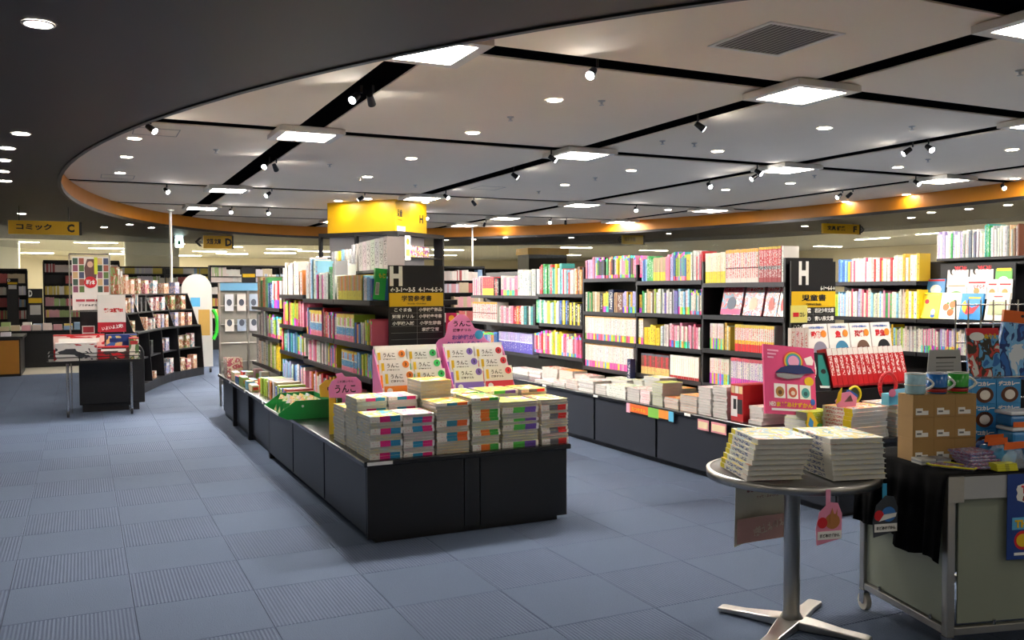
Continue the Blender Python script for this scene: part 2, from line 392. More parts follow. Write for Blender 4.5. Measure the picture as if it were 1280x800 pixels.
# clear glass smoke barrier hanging below the outer part of the dark ring
GLASS = mat('clear_glass', '#e8f2ee', .03, alpha=.10)
t = thing('glass_barrier', 'clear glass smoke barrier hanging below the dark ring', 'glass barrier', (0, 0, SZ-.003))
def glass_pt(t_): return ell(t_, 2.9)
NG = 44
for i in range(NG):
    a0 = R(-25)+R(225)*i/NG; a1 = R(-25)+R(225)*(i+1)/NG; p, q = Vector(glass_pt(a0)), Vector(glass_pt(a1)); d = (q-p).normalized(); n_ = Vector((-d.y, d.x))*.004
    p, q = p+d*.004, q-d*.004; vs = [(*(p-n_), -.45), (*(q-n_), -.45), (*(q+n_), -.45), (*(p+n_), -.45), (*(p-n_), 0), (*(q-n_), 0), (*(q+n_), 0), (*(p+n_), 0)]
    MB().add(vs, [(0,3,2,1),(4,5,6,7),(0,1,5,4),(1,2,6,5),(2,3,7,6),(3,0,4,7)]).build('pane', GLASS, t)
# ================================================================ book machinery
PAGES = None
def pages_mat():
    m = bpy.data.materials.new('page_edges'); t = NT(m); uv = t.n('ShaderNodeUVMap'); sx = t.n('ShaderNodeSeparateXYZ'); t.l(uv.outputs[0], sx.inputs[0])
    nz = t.n('ShaderNodeTexNoise', noise_dimensions='1D'); nz.inputs['Scale'].default_value = 60; t.l(sx.outputs['Y'], nz.inputs['W'])
    t.l(t.mix(nz.outputs['Fac'], lin('#a4a4a0'), lin('#dad9d5')), t.b.inputs['Base Color']); t.b.inputs['Roughness'].default_value = .8
    return m
PAGES = pages_mat()
SPINES = {}
def spine(name, ink='#202020', bands=(), base=None, density=.56, lo=.14, hi=.9, size=16.):
    """spine print: the book's own colour, coloured bands along its length (u) and a column of glyph-like strokes"""
    if name in SPINES: return SPINES[name]
    m = bpy.data.materials.new('spine_'+name); t = NT(m); uv = t.n('ShaderNodeUVMap'); sx = t.n('ShaderNodeSeparateXYZ'); t.l(uv.outputs[0], sx.inputs[0])
    oi = t.n('ShaderNodeObjectInfo'); u, v = sx.outputs['X'], sx.outputs['Y']
    col = oi.outputs['Color'] if base is None else lin(base)
    for u0, u1, c in bands:
        msk = t.math('MULTIPLY', t.math('GREATER_THAN', u, u0), t.math('LESS_THAN', u, u1))
        if c == 'rand':
            c = t.ramp(oi.outputs['Random'], [(0, lin('#e8459a')), (.3, lin('#f08ab0')), (.45, lin('#f0d21e')), (.6, lin('#4a9ad0')), (.75, lin('#e23d58')), (.9, lin('#7cc24a'))])
        elif c == 'hue':
            hs = t.n('ShaderNodeHueSaturation'); hs.inputs['Color'].default_value = (*lin('#e04040'), 1); t.l(oi.outputs['Random'], hs.inputs['Hue']); c = hs.outputs[0]
        else: c = lin(c)
        col = t.mix(msk, col, c)
    if ink:
        cv = t.n('ShaderNodeCombineXYZ'); t.l(t.math('MULTIPLY', u, size), cv.inputs[0]); t.l(t.math('MULTIPLY', v, 3.2), cv.inputs[1]); t.l(t.math('MULTIPLY', oi.outputs['Random'], 90), cv.inputs[2])
        nz = t.n('ShaderNodeTexNoise'); nz.inputs['Scale'].default_value = 1.6; nz.inputs['Detail'].default_value = 1; t.l(cv.outputs[0], nz.inputs['Vector'])
        g = t.math('GREATER_THAN', nz.outputs['Fac'], density)
        for op, s_, lim in (('GREATER_THAN', u, lo), ('LESS_THAN', u, hi), ('GREATER_THAN', v, .2), ('LESS_THAN', v, .8)): g = t.math('MULTIPLY', g, t.math(op, s_, lim))
        if ink == 'rand': inkc = t.ramp(oi.outputs['Random'], [(0, lin('#18181e')), (.4, lin('#b02030')), (.6, lin('#204890')), (.8, lin('#207040'))])
        else: inkc = lin(ink)
        col = t.mix(t.math('MULTIPLY', g, .92), col, inkc)
    t.l(col, t.b.inputs['Base Color']); t.b.inputs['Roughness'].default_value = .5
    SPINES[name] = m; return m
COVERS = {}
def cover(name, cols=None, scale=4., white=.0):
    """cover art as colour blotches; cols None = plain in the book's own colour"""
    if name in COVERS: return COVERS[name]
    m = bpy.data.materials.new('cover_'+name); t = NT(m); oi = t.n('ShaderNodeObjectInfo')
    if cols is None: t.l(oi.outputs['Color'], t.b.inputs['Base Color'])
    else:
        uv = t.n('ShaderNodeUVMap'); add = t.n('ShaderNodeVectorMath', operation='ADD'); t.l(uv.outputs[0], add.inputs[0])
        sc = t.n('ShaderNodeVectorMath', operation='SCALE'); sc.inputs[0].default_value = (37, 91, 13); t.l(oi.outputs['Random'], sc.inputs['Scale']); t.l(sc.outputs[0], add.inputs[1])
        nz = t.n('ShaderNodeTexNoise'); nz.inputs['Scale'].default_value = scale; nz.inputs['Detail'].default_value = 2.5; nz.inputs['Distortion'].default_value = .6; t.l(add.outputs[0], nz.inputs['Vector'])
        n = len(cols); stops = [(0, lin(cols[0]))]+[(.32+.36*i/(n-1) if n > 1 else .5, lin(c)) for i, c in enumerate(cols[1:], 0)]
        t.l(t.ramp(nz.outputs['Fac'], stops), t.b.inputs['Base Color'])
    t.b.inputs['Roughness'].default_value = .35
    COVERS[name] = m; return m
BOOKM = {}
def book_mesh(kind, cm, sm):
    key = (kind, cm.name, sm.name)
    if key in BOOKM: return BOOKM[key]
    # (t, d, h): thickness, depth from the spine, height along the spine
    parts = [((0, .08), (0, 1), (0, 1), 'c'), ((.92, 1), (0, 1), (0, 1), 'c'), ((.08, .92), (0, .04), (0, 1), 's'), ((.08, .92), (.04, .975), (.012, .988), 'p')]
    vs, fs, mi, uvs = [], [], [], []
    faces = {(0,3,2,1): 'h0', (4,5,6,7): 'h1', (0,1,5,4): 'd0', (1,2,6,5): 't1', (2,3,7,6): 'd1', (3,0,4,7): 't0'}
    for tt, dd, hh, k in parts:
        cs = [(tt[0],dd[0],hh[0]),(tt[1],dd[0],hh[0]),(tt[1],dd[1],hh[0]),(tt[0],dd[1],hh[0]),(tt[0],dd[0],hh[1]),(tt[1],dd[0],hh[1]),(tt[1],dd[1],hh[1]),(tt[0],dd[1],hh[1])]
        o = len(vs); vs += [c if kind == 'up' else (c[2], c[1], c[0]) for c in cs]
        for f, fk in faces.items():
            ff = f if kind == 'up' else f[::-1]
            fs.append([o+i for i in ff])
            mi.append(2 if k == 'p' else (1 if fk == 'd0' else (0 if fk in ('t0', 't1') or kind == 'up' else 2)))
            for i in ff:
                c = cs[i]; uvs.append((c[2], c[0]) if (fk == 'd0' or k == 'p') else (c[2], c[1]))
                if k == 'p' and fk in ('h0', 'h1'): uvs[-1] = (c[1], c[0])
    me = bpy.data.meshes.new('book'); me.from_pydata(vs, [], fs)
    for m in (cm, sm, PAGES): me.materials.append(m)
    me.polygons.foreach_set('material_index', mi); ul = me.uv_layers.new(name='UVMap')
    ul.data.foreach_set('uv', [x for p in uvs for x in p]); me.update(); BOOKM[key] = me; return me
PAL = dict(silver='#bdbcb8', white='#d6d3cc', cream='#e6dcc0', pink='#e88aa8', red='#c4202c', orange='#e08028', yellow='#e8c820', lime='#b4d040', green='#3c9850', teal='#3a9c98', blue='#3468b4',
           sky='#86b8dc', navy='#1e2a54', purple='#6a5cae', lavender='#a8a0d0', brown='#6a4432', black='#1c1c20', grey='#a4a4a4', tan='#b8a078', magenta='#d0308c', rose='#d65a78', gold='#c8a434', slate='#5c6878')
COLNAME = dict(sky='pale blue', slate='dark grey')
PLAIN = cover('plain')
STY = dict(txt=lambda: spine('txt', 'rand'), inv=lambda: spine('inv', '#f0ece0'), blk=lambda: spine('blk', '#1c1c1c'), red=lambda: spine('redink', '#c02030'),
    foot=lambda: spine('foot', '#6c6c68', [(.0, .26, 'rand'), (.26, .28, '#c0b8b0'), (.94, 1, '#d8a860')], density=.57), rain=lambda: spine('rain', '#cc3030', [(0, .42, 'hue')]),
    manga=lambda: spine('manga', '#c81828', [(.0, .42, '#d8d0c8'), (.42, .46, '#303030'), (.9, 1., '#e0a020')], density=.5), mangar=lambda: spine('mangar', '#f4e4e0', [(0, .35, '#a03038'), (.36, .46, '#282838'), (.93, 1., '#d8b830')], density=.52),
    ylw=lambda: spine('ylw', '#a08830', [(0, .38, '#dccc20')], density=.6), redfoot=lambda: spine('redfoot', '#d02838', [(0, .28, '#d82028'), (.28, .42, '#e8c820'), (.88, 1., '#d8c040')], density=.5),
    prp=lambda: spine('prp', '#6050b0', [(0, .3, '#e048b0'), (.88, 1., '#c85060')], density=.52), lav=lambda: spine('lav', '#f0f0f8', [(0, .52, '#5850b8'), (.52, .58, '#e0e0f0')], density=.62),
    series=lambda: spine('series', '#c84050', [(0, .36, '#d8c070'), (.36, .4, '#b03040'), (.9, 1., '#505868')], density=.55), strip=lambda: spine('strip', '#f4f4f4', [(0, .22, '#e07088'), (.22, .5, '#3c90c0'), (.5, .56, '#e8e0d0'), (.86, 1, '#e0c030')], density=.6),
    redw=lambda: spine('redw', '#f4ece8', [(0, .12, '#b01c24'), (.9, 1., '#e4e0da')], density=.47), mix=lambda: spine('mix', 'rand', [(0, .16, 'rand'), (.88, 1., 'hue')], density=.55),
    half=lambda: spine('half', 'rand', [(.0, .3, 'hue')], density=.56))
def upright(loc, t, d, h, style, colname, rz=-math.pi/2, lean=0, name='book', cm=None):
    o = place(book_mesh('up', cm or PLAIN, STY[style]()), name, None, loc, scale=(t, d, h), rot=(0, lean, rz))
    c = lin(PAL[colname]); o.color = (*[min(1, max(0, v*random.uniform(.9, 1.1))) for v in c], 1); return o
THIN = dict(paperback=1.26, study_guide=1.26, picture_book=1.6, comic_volume=1.1)
def row(X, pxz, runs, desc, kind, name='book', d=.15, group=None, cat='book', jit=.012, lim=None, posts=()):
    """a row of books facing -x.  pxz = (px, py) of the shelf edge; runs: (px0, px1, count, height, style, colours)"""
    z = on_x(pxz[0], pxz[1], X).z+.001 if isinstance(pxz, tuple) else pxz
    cnt = {}; cur = 1e9
    for px0, px1, n, h, sty, cols in runs:
        ya, yb = on_x(px0, 380, X).y, on_x(px1, 380, X).y
        if lim: ya, yb = min(ya, lim[1]-.008), max(yb, lim[0]+.008)
        ya = min(ya, cur)
        if ya-yb < .01: continue
        n = max(1, round(n*THIN.get(name, 1)))
        w = [random.uniform(.8, 1.2) for _ in range(n)]; s = sum(w); y = ya
        for i in range(n):
            t = (ya-yb)*w[i]/s
            for yu in posts:
                if y-t < yu+.0125 and y > yu-.0125: y = yu-.013
            c = cols[i % len(cols)] if len(cols) < 4 else random.choice(cols)
            uniform = sty in ('foot', 'rain', 'manga', 'mangar', 'ylw', 'redfoot', 'prp', 'lav', 'series', 'redw', 'strip')
            hh = h*(random.uniform(.985, 1) if uniform else random.uniform(.86, 1.04)); j = random.uniform(0, .002 if uniform else jit)
            o = upright((X+.012+j, y-.0004, z), t-.0014, d*(1 if uniform else random.uniform(.85, 1.08)), hh, sty, c, name=name)
            k = cnt.get(c, 0); cnt[c] = k+1
            tag(o, '%s %s %s from the left, %s' % (ordinal(k), COLNAME.get(c, c), kind, desc), cat, group or desc)
            y -= t
        cur = y
    return z
def stack(x, y, z, L, D, T, n, rz, cm, sm, desc, pat='S', cols=('white',), kind='book', name='book', cat='book', jit=.006, twist=.03, group=None, top_cm=None, drift=(0, 0)):
    """flat pile; (x, y) is the middle of the pile; pattern letter per book from the bottom: S spine to the front, P page edges to the front"""
    for i in range(n):
        a = rz+(math.pi if pat[i % len(pat)] == 'P' else 0)+random.uniform(-twist, twist)
        dx, dy = random.uniform(-jit, jit)+drift[0]*(n-1-i), random.uniform(-jit, jit)+drift[1]*(n-1-i)
        c, s = math.cos(a), math.sin(a)
        m_ = top_cm if (top_cm and i == n-1) else cm
        o = place(book_mesh('flat', m_, sm), name, None, (x+dx-c*L/2+s*D/2, y+dy-s*L/2-c*D/2, z+i*T), a, scale=(L, D, T-.0006))
        o.color = (*lin(PAL[cols[i % len(cols)]]), 1)
        tag(o, '%s %s from the top, %s' % (ordinal(n-1-i), kind, desc), cat, group or desc)
    return z+n*T
# ================================================================ the three shelf islands
SHELF = mat('black_shelf', '#121216', .45); LIP = mat('grey_metal_lip', '#3c3c40', .4, .6)
def display_bases(x0, x1, ys, who, flush):
    for k, (ya, yb) in enumerate(zip(ys, ys[1:])):
        t = thing('display_counter', 'low dark laminate display counter of the %s, %s unit from the front' % (who, ordinal(k)), 'counter', ((x0+x1)/2, ya, 0), 0, 'display counters of the '+who)
        w = (x1-x0)/2; d = yb-ya
        box(-w+.05, w-.05, .03 if k == 0 else 0, d, 0, .06).build('plinth', SHELF, t)
        rec = 0 if flush(k) else .035
        box(-w+.018+rec, w-.018-rec, .02, d-.002, .06, .419).build('body', BLACK, t)
        for s in (-1, 1):
            a = w-rec
            box(s*(a-.016), s*a, .024, d-.006, .05, .415).build('side_panel', NAVY, t)
        if k == 0:
            for q, (a, b_) in enumerate(((-w, -.05), (-.046, .046), (.05, w))):
                box(a+.001, b_-.001, 0, .018, .03, .419).build('front_panel', BLACK, t)
        if not flush(k):
            for s in (-1, 1): box(s*(w-.04), s*w, .0, .05, .0, .419).build('post', SHELF, t)
def worktop(x0, x1, ya, yb, who):
    o = box(x0-.02, x1+.02, ya-.02, yb, .42, .45).build('countertop', mat('black_worktop', '#17171a', .25), None, bevel=.006)
    tag(o, 'black glossy worktop lying on the counters of the '+who, 'worktop')
    return o
def price_rail(o, pts, m=PAPER):
    for x, y, L, ax in pts:
        (box(x-.003, x, y, y+L, .428, .446) if ax == 'y' else box(x, x+L, y-.003, y, .428, .446)).build('price_tag', m, o)
def gondola(c, half, y0, bays, who, top, uprights=None, deck=None):
    """bays: list of (ya, yb, [shelf heights on the left side]); shelves are cantilevered from a middle panel"""
    t = thing('bookcase', 'black double-sided bookcase standing on the bases of the '+who, 'bookcase', (c, y0, .45))
    yend = bays[-1][1]
    box(-.015, .015, 0, yend-y0, .001, top-.45).build('back_panel', SHELF, t)
    for ya, yb, zs in bays:
        for z in zs:
            for s in (-1, 1):
                p = box(s*.016, s*half, ya-y0+.004, yb-y0-.004, z-.475, z-.45).build('shelf', SHELF, t)
                box(s*half, s*(half+.006), ya-y0+.006, yb-y0-.006, z-.482, z-.448).build('shelf_lip', LIP, p)
                for ye in (ya-y0+.006, yb-y0-.014):
                    MB().prism([(s*.016, z-.475), (s*half*.95, z-.475), (s*half*.9, z-.481), (s*.016, z-.492)], ye, ye+.008, 'y').build('bracket', SHELF, p)
    if uprights:
        for y in uprights[0]: box(-half, half, y-y0-.011, y-y0+.011, .001, uprights[1]-.45).build('upright', SHELF, t)
    if deck:
        a, b_, ya, yb, z = deck
        box(a-c, b_-c, ya-y0, yb-y0, z-.47, z-.45).build('top_deck', SHELF, t)
    return t
# ---- island one: study guides
X1 = 1.66
display_bases(1.35, 2.56, [4.6, 5.53, 6.45, 7.35, 8.36, 9.28, 10.22], 'study guide island', lambda k: k < 3)
w1 = worktop(1.35, 2.56, 4.6, 10.22, 'study guide island')
price_rail(w1, [(1.345, 4.58, .14, 'x'), (1.33, 7.5, .05, 'y'), (1.33, 8.4, .05, 'y'), (1.33, 9.3, .05, 'y')])
B1 = [(5.535, 6.46, [.79, 1.0, 1.29]), (6.46, 7.46, [.79, 1.0, 1.29]), (7.46, 8.45, [.81, 1.05, 1.32]), (8.45, 9.95, [.6, .9, 1.19])]
gondola(1.955, .295, 5.53, B1, 'study guide island', 1.5, deck=(1.855, 2.055, 5.55, 7.5, 1.5))
g = 'study guides on the left face of the study guide island'
def r1(z, runs, desc, **k):
    lim = (6.46, 7.46) if 'second study' in desc else (7.46, 8.45) if 'third study' in desc else (8.45, 9.95) if 'far study' in desc else (5.55, 6.46)
    k['lim'] = lim; row(X1, z, runs, desc, k.pop('kind', 'study guide'), 'study_guide', group=desc, **k)
r1(1.291, [(418,421,1,.19,'txt',['cream']),(421,450,13,.17,'ylw',['gold','tan','orange']),(450,463,5,.16,'txt',['white','blue','sky','white'])], 'upper shelf left of yellow study sign')
r1(1.001, [(418,440,9,.19,'strip',['cream','lime','pink']),(440,447,3,.14,'txt',['blue','brown','orange']),(447,451,2,.15,'txt',['white']),(452,459,4,.16,'mix',['yellow','lime']),(459,465,3,.165,'mix',['rose'])], 'second shelf left of yellow study sign')
r1(.791, [(424,443,8,.15,'strip',['sky','orange','sky']),(443,465,10,.15,'half',['sky','lime','green','orange'])], 'third shelf left of yellow study sign')
r1(.4515, [(424,432,3,.2,'mix',['red','green','pink']),(432,452,8,.19,'blk',['tan','cream','gold']),(452,465,5,.17,'txt',['grey','white'])], 'lowest row left of yellow study sign')
r1(1.291, [(379,384,2,.30,'txt',['white']),(384,394,3,.33,'txt',['white','sky']),(394,401,3,.2,'txt',['magenta','white','grey']),(401,408,3,.22,'txt',['white']),(408,413,2,.24,'inv',['green']),(413,416,2,.28,'txt',['white'])], 'upper shelf, second study guide bay')
r1(1.001, [(377,386,5,.21,'half',['pink','lime','sky']),(386,400,7,.2,'strip',['orange','cream','pink']),(400,406,2,.22,'inv',['red','brown']),(406,417,6,.19,'mix',['lavender','white','rose'])], 'second shelf, second study guide bay')
r1(.791, [(381,392,5,.17,'txt',['white','pink','rose']),(392,406,6,.17,'txt',['white','grey']),(406,417,6,.17,'mix',['pink','yellow','blue'])], 'third shelf, second study guide bay')
r1(.4515, [(383,396,6,.26,'half',['white','pink','orange']),(396,408,5,.26,'txt',['white','red','slate']),(408,417,4,.26,'inv',['orange','green','lime'])], 'lowest row, second study guide bay')
r1(1.321, [(352,357,2,.28,'txt',['white']),(357,370,3,.3,'txt',['cream','white']),(370,377,3,.2,'txt',['white','orange'])], 'upper shelf, third study guide bay')
r1(1.051, [(352,360,3,.22,'mix',['rose','yellow','lime']),(360,370,4,.22,'half',['yellow','lime','green']),(370,377,3,.22,'inv',['red','pink'])], 'second shelf, third study guide bay')
r1(.811, [(349,357,3,.195,'inv',['red','green','teal']),(357,369,5,.19,'txt',['sky','blue','teal']),(369,378,4,.18,'mix',['lime','white','sky'])], 'third shelf, third study guide bay')
r1(.4515, [(349,360,5,.27,'half',['sky','lavender']),(360,372,5,.27,'txt',['sky','white','blue']),(372,381,4,.27,'half',['pink','white'])], 'lowest row, third study guide bay')
r1(1.191, [(320,333,5,.3,'txt',['orange','tan','green']),(333,339,2,.24,'inv',['blue','navy']),(339,349,4,.27,'half',['white','red'])], 'upper shelf at the far study guide end')
r1(.901, [(318,332,6,.24,'txt',['white','grey']),(332,349,6,.22,'mix',['white','lime','sky'])], 'second shelf at the far study guide end')
r1(.601, [(318,332,4,.25,'blk',['white','cream']),(332,341,3,.25,'blk',['lime','cream']),(341,348,2,.255,'blk',['yellow'])], 'lowest shelf at the far study guide end')
# grey and white volumes standing on the top deck, the nearest with its cover to the front
for k in range(15):
    y = 7.3-k*.1
    o = upright((1.86, y, 1.501), .045 if k < 8 else .09, .12, .19+.002*k if k > 5 else .17+.01*random.random(), 'blk', ['grey', 'white', 'yellow', 'sky', 'white', 'white', 'white'][k] if k < 7 else 'silver', name='reference_volume')
    tag(o, '%s large pale reference volume from the left on top of the study guide bookcase' % ordinal(k), 'book', 'reference volumes on top of the study guide case')
# ---- island two: children's books
X2 = 4.4
display_bases(4.0, 5.24, [3.9, 4.82, 5.75, 6.68, 7.6, 8.52, 9.45, 10.4], "children's book island", lambda k: True)
w2 = worktop(4.0, 5.24, 3.9, 10.4, "children's book island")
price_rail(w2, [(3.98, 6.6, .07, 'y'), (3.98, 7.55, .07, 'y'), (3.98, 5.3, .07, 'y')])
zl = lambda px, py, X=X2: on_x(px, py, X).z
B2 = [(4.79, 5.71, [.62, .89, 1.152, 1.40]), (5.71, 6.64, [.62, .875, 1.15, 1.424]), (6.64, 7.57, [.615, .875, 1.143, 1.457]), (7.57, 8.5, [.68, 1.0, 1.31]), (8.5, 9.4, [.65, .97, 1.29]), (9.4, 10.35, [.65, .97, 1.29])]
gondola(4.62, .22, 4.79, B2, "children's book island", 1.57, uprights=([4.80, 5.71, 6.64, 7.57], 1.57))
def r2(z, runs, desc, **k):
    k['posts'] = [4.80, 5.71, 6.64, 7.57]; k['lim'] = (4.815, 10.34); row(X2, z+.001, runs, desc, k.pop('kind', 'paperback'), k.pop('name', 'paperback'), group=desc, d=k.pop('d', .15), **k)
KC = dict(kind='comic volume', name='comic_volume')
r2(1.40, [(880,905,8,.235,'ylw',['cream'])], 'top shelf left of the red comics', kind='storybook', name='storybook')
r2(1.40, [(905.5,946,14,.25,'manga',['white'])], 'white top row beside children sign', **KC)
r2(1.40, [(974.5,981,1,.26,'txt',['white'])], 'top shelf end above the children sign', kind='storybook', name='storybook')
r2(1.40, [(946.5,974,12,.255,'mangar',['red'])], 'red top row beside children sign', **KC)
r2(.89, [(886,903,8,.2,'rain',['white'])], 'rainbow footed upper tier', **KC)
r2(.89, [(904,911,3,.2,'blk',['gold','white'])], 'right of the rainbow volumes', **KC)
r2(.89, [(917,966,19,.2,'redfoot',['white'])], 'yellow rack below the history books', **KC)
r2(.62, [(886,910,9,.2,'rain',['white'])], 'rainbow footed lower tier', **KC)
r2(.62, [(912,962,17,.22,'prp',['white'])], 'pink footed row below yellow rack', **KC)
mixc = ['white', 'pink', 'red', 'green', 'yellow', 'blue', 'black', 'orange', 'lavender', 'white', 'cream']
r2(1.424, [(800,807,2,.2,'txt',['sky','blue']),(807,815,2,.21,'inv',['green']),(815,830,7,.2,'ylw',['tan']),(830,840,4,.22,'txt',['white','lavender','pink','rose']),(840,856,6,.23,'mix',['teal','green','blue','lime']),(856,861,1,.24,'blk',['yellow']),(861,868,2,.26,'txt',['white']),(868,876,3,.22,'txt',['red','white','rose'])], 'top shelf, second bay from children sign')
r2(1.15, [(800,812,5,.2,'txt',['white','tan','green','red']),(812,824,5,.2,'txt',['white','white','lime','brown']),(824,845,7,.2,'txt',['white','white','purple','grey']),(845,860,5,.2,'half',['white','orange','white','sky']),(860,876,6,.2,'mix',['lime','teal','white','cream'])], 'second shelf, second bay from children sign')
r2(.875, [(803,822,4,.17,'blk',['yellow']),(823,834,4,.19,'txt',['white','grey']),(834,860,8,.2,'half',['white','pink']),(860,873,4,.2,'txt',['pink','white','rose'])], 'third shelf, second bay from children sign')
r2(.62, [(800,835,13,.18,'series',['brown','brown','red']),(836,872,11,.19,'redw',['white'])], 'lowest shelf, second bay from children sign')
r2(1.457, [(728,741,5,.2,'txt',['pink','lavender']),(741,758,6,.19,'mix',['black','red','green','yellow']),(758,775,6,.2,'mix',mixc),(775,797,8,.2,'mix',['brown','lime','pink','purple'])], 'top shelf, third bay from children sign')
r2(1.143, [(728,746,6,.19,'txt',['green','tan','white','pink']),(746,751,1,.2,'inv',['black']),(751,759,3,.19,'half',['yellow','lime']),(759,765,1,.2,'inv',['navy']),(765,769,2,.18,'txt',['tan']),(769,776,1,.2,'inv',['brown']),(776,797,6,.19,'half',['lavender','gold','pink','sky'])], 'second shelf, third bay from children sign')
r2(.875, [(727,796,24,.225,'foot',['white'])], 'third shelf, white row with coloured feet')
r2(.615, [(728,788,22,.225,'foot',['white'])], 'lowest shelf, white row with coloured feet')
o = upright((4.335, on_x(784, 380, 4.335).y, .4515), .05, .05, .29, 'inv', 'navy', name='hardcover_book'); tag(o, 'dark navy hardcover with yellow marks standing at the lowest shelf end', 'book')
r2(1.31, [(669,673,1,.28,'txt',['white']),(673,690,7,.31,'inv',['teal','green','teal','red']),(690,700,3,.3,'txt',['teal','yellow','white']),(700,718,6,.25,'txt',['white','red','white','sky']),(718,726,2,.26,'inv',['orange','brown'])], 'tall top row of the fourth bay')
r2(1.0, [(668,680,5,.26,'inv',['green','teal','white']),(680,697,6,.24,'txt',['white','lime','white','sky']),(697,712,5,.24,'inv',['blue','black','yellow']),(712,725,4,.24,'inv',['black','yellow'])], 'second row of the fourth bay')
r2(.68, [(666,686,7,.24,'mix',['pink','red','cream']),(686,700,5,.25,'txt',['white','lime','yellow']),(700,725,9,.23,'mix',['pink','rose','white','red'])], 'third row of the fourth bay')
r2(1.29, [(624,645,5,.22,'half',['white','pink']),(645,658,3,.28,'txt',['white']),(658,668,3,.29,'txt',['white','grey'])], 'top row of the fifth bay')
r2(.97, [(622,640,5,.2,'txt',['white','pink']),(640,650,2,.2,'inv',['red','orange']),(650,667,5,.22,'txt',['white','teal','black'])], 'second row of the fifth bay')
r2(.65, [(622,664,11,.22,'lav',['lavender'])], 'purple row of the fifth bay')
r2(1.29, [(580,602,7,.23,'txt',['white','pink']),(602,616,4,.22,'ylw',['red']),(616,622,2,.2,'inv',['black','red'])], 'top row at the far end')
r2(.97, [(584,620,10,.24,'manga',['white'])], 'second row at the far end')
r2(.65, [(586,620,6,.2,'mix',['orange','blue','lavender'])], 'third row at the far end')
# ---- island three: picture books, seen over the goods trolley
X3 = 6.1
display_bases(5.7, 6.94, [3.0, 3.95, 4.9, 5.85, 6.8], 'picture book island', lambda k: True)
worktop(5.7, 6.94, 3.0, 6.8, 'picture book island')
z3 = [on_x(1100, 437, X3).z-.0, on_x(1100, 397, X3).z, on_x(1100, 352, X3).z]
B3 = [(4.03, 5.13, z3[:2]), (5.13, 6.1, z3)]
gondola(6.32, .22, 4.03, B3, 'picture book island', 1.57)
def r3(z, runs, desc): row(X3, z+.001, runs, desc, 'picture book', 'picture_book', group=desc, d=.15, lim=(4.04, 6.09))
r3(z3[2], [(1046,1058,4,.2,'txt',['blue','sky','blue']),(1058,1090,9,.2,'txt',['white','cream','white','silver','white','rose','lime']),(1090,1115,7,.2,'txt',['white','silver','white','gold','cream','red']),(1115,1147,7,.22,'txt',['white','cream','gold','white'])], 'upper shelf right of the children sign')
r3(z3[1], [(1040,1055,5,.22,'txt',['white','lime','sky','white','silver']),(1055,1085,9,.24,'txt',['white','white','silver','cream','lavender','rose']),(1085,1130,12,.23,'txt',['white','white','silver','cream','pink','green','sky']),(1130,1147,3,.24,'txt',['yellow','white'])], 'middle shelf right of the children sign')
r3(z3[0], [(1095,1118,6,.21,'txt',['white','lime','yellow','sky']),(1118,1150,9,.2,'txt',['white','white','lime','grey']),(1150,1171,7,.2,'half',['white','pink']),(1173,1200,9,.2,'half',['white','white','silver','rose','lavender','yellow']),(1200,1235,9,.19,'txt',['white','white','grey'])], 'lower shelf behind the mugs')
# ================================================================ signs on the bookcase ends
SIGNW = mat('sign_white', '#f0efea', .5); SIGNY = mat('sign_yellow', '#e6bc14', .5); LINE = mat('sign_line', '#8a8a88', .5); CARD = mat('white_card', '#efeeea', .5)
PINK = mat('pink_card', '#ee8ccb', .5); REDP = mat('red_print', '#d0202c', .5); BLUEP = mat('blue_print', '#2a62b8', .5); PURP = mat('purple_print', '#7a58b0', .5)
def end_sign(label, x0, y, ppm, px0, pytop, ztop, w, h, hbox, codes, band, title, sub, rows, xmid):
    """black panel facing -y; layout measured in pixels of its own scale"""
    t = thing('category_sign', label, 'sign', (x0, y, ztop-h))
    box(0, w, 0, .018, 0, h).build('panel', mat('sign_black', '#141416', .45), t)
    X = lambda px: (px-px0)/ppm; Z = lambda py: h-(py-pytop)/ppm
    a, b, c, d = hbox; text('H', t, (X(a)+X(b))/2, (Z(c)+Z(d))/2, X(b)-X(a), Z(c)-Z(d), SIGNW, bold=.05, name='letter')
    for s, xa, xb, ya, yb in codes: text(s, t, (X(xa)+X(xb))/2, (Z(ya)+Z(yb))/2, X(xb)-X(xa), Z(ya)-Z(yb), SIGNW, bold=.03)
    plate(t, .002, w-.002, Z(band[1]), Z(band[0]), SIGNY, name='title_band')
    bh = Z(band[0])-Z(band[1]); text(title, t, w/2, Z(band[0])-bh*.4, w*.55, bh*.42, INK, y=-.004, bold=.02); text(sub, t, w/2, Z(band[0])-bh*.8, w*.34, bh*.14, INK, y=-.004, bold=.01)
    for ya, l, r in rows:
        for s, cx, ww in ((l, (xmid)/2, xmid), (r, (xmid+w)/2, w-xmid)):
            if s: text(s, t, cx, Z(ya), min(ww*.86, .052*len(s)*.62*185/ppm*.9), 4.6/ppm, SIGNW, bold=.025)
    for k in range(len(rows)+2):
        zz = Z(rows[0][0])+3.9/ppm-k*(rows[1][0]-rows[0][0])/ppm
        plate(t, .012, w-.012, zz-.0008, zz+.0008, LINE, name='rule')
    zz = Z(rows[0][0])+3.9/ppm; plate(t, xmid-.0008, xmid+.0008, zz-(len(rows)+1)*(rows[1][0]-rows[0][0])/ppm, zz, LINE, name='rule')
    return t
end_sign('black category sign with white H and yellow study guide band', 1.77, 5.505, 181, 483, 332, 1.516, .372, .8, (484,499.5,333,356), [('←3-1〜3-5', 485, 515, 357.5, 363), ('4-1〜4-5→', 519, 549, 357.5, 363)],
    (364, 380), '学習参考書', 'Study Guides', [(383.7,'こぐま会','小学校準拠品'),(391.4,'知育ドリル','小学校参考書'),(399.3,'小学校入試','小学生辞書'),(407,'','家庭教育'),(414.6,'','')], .188)
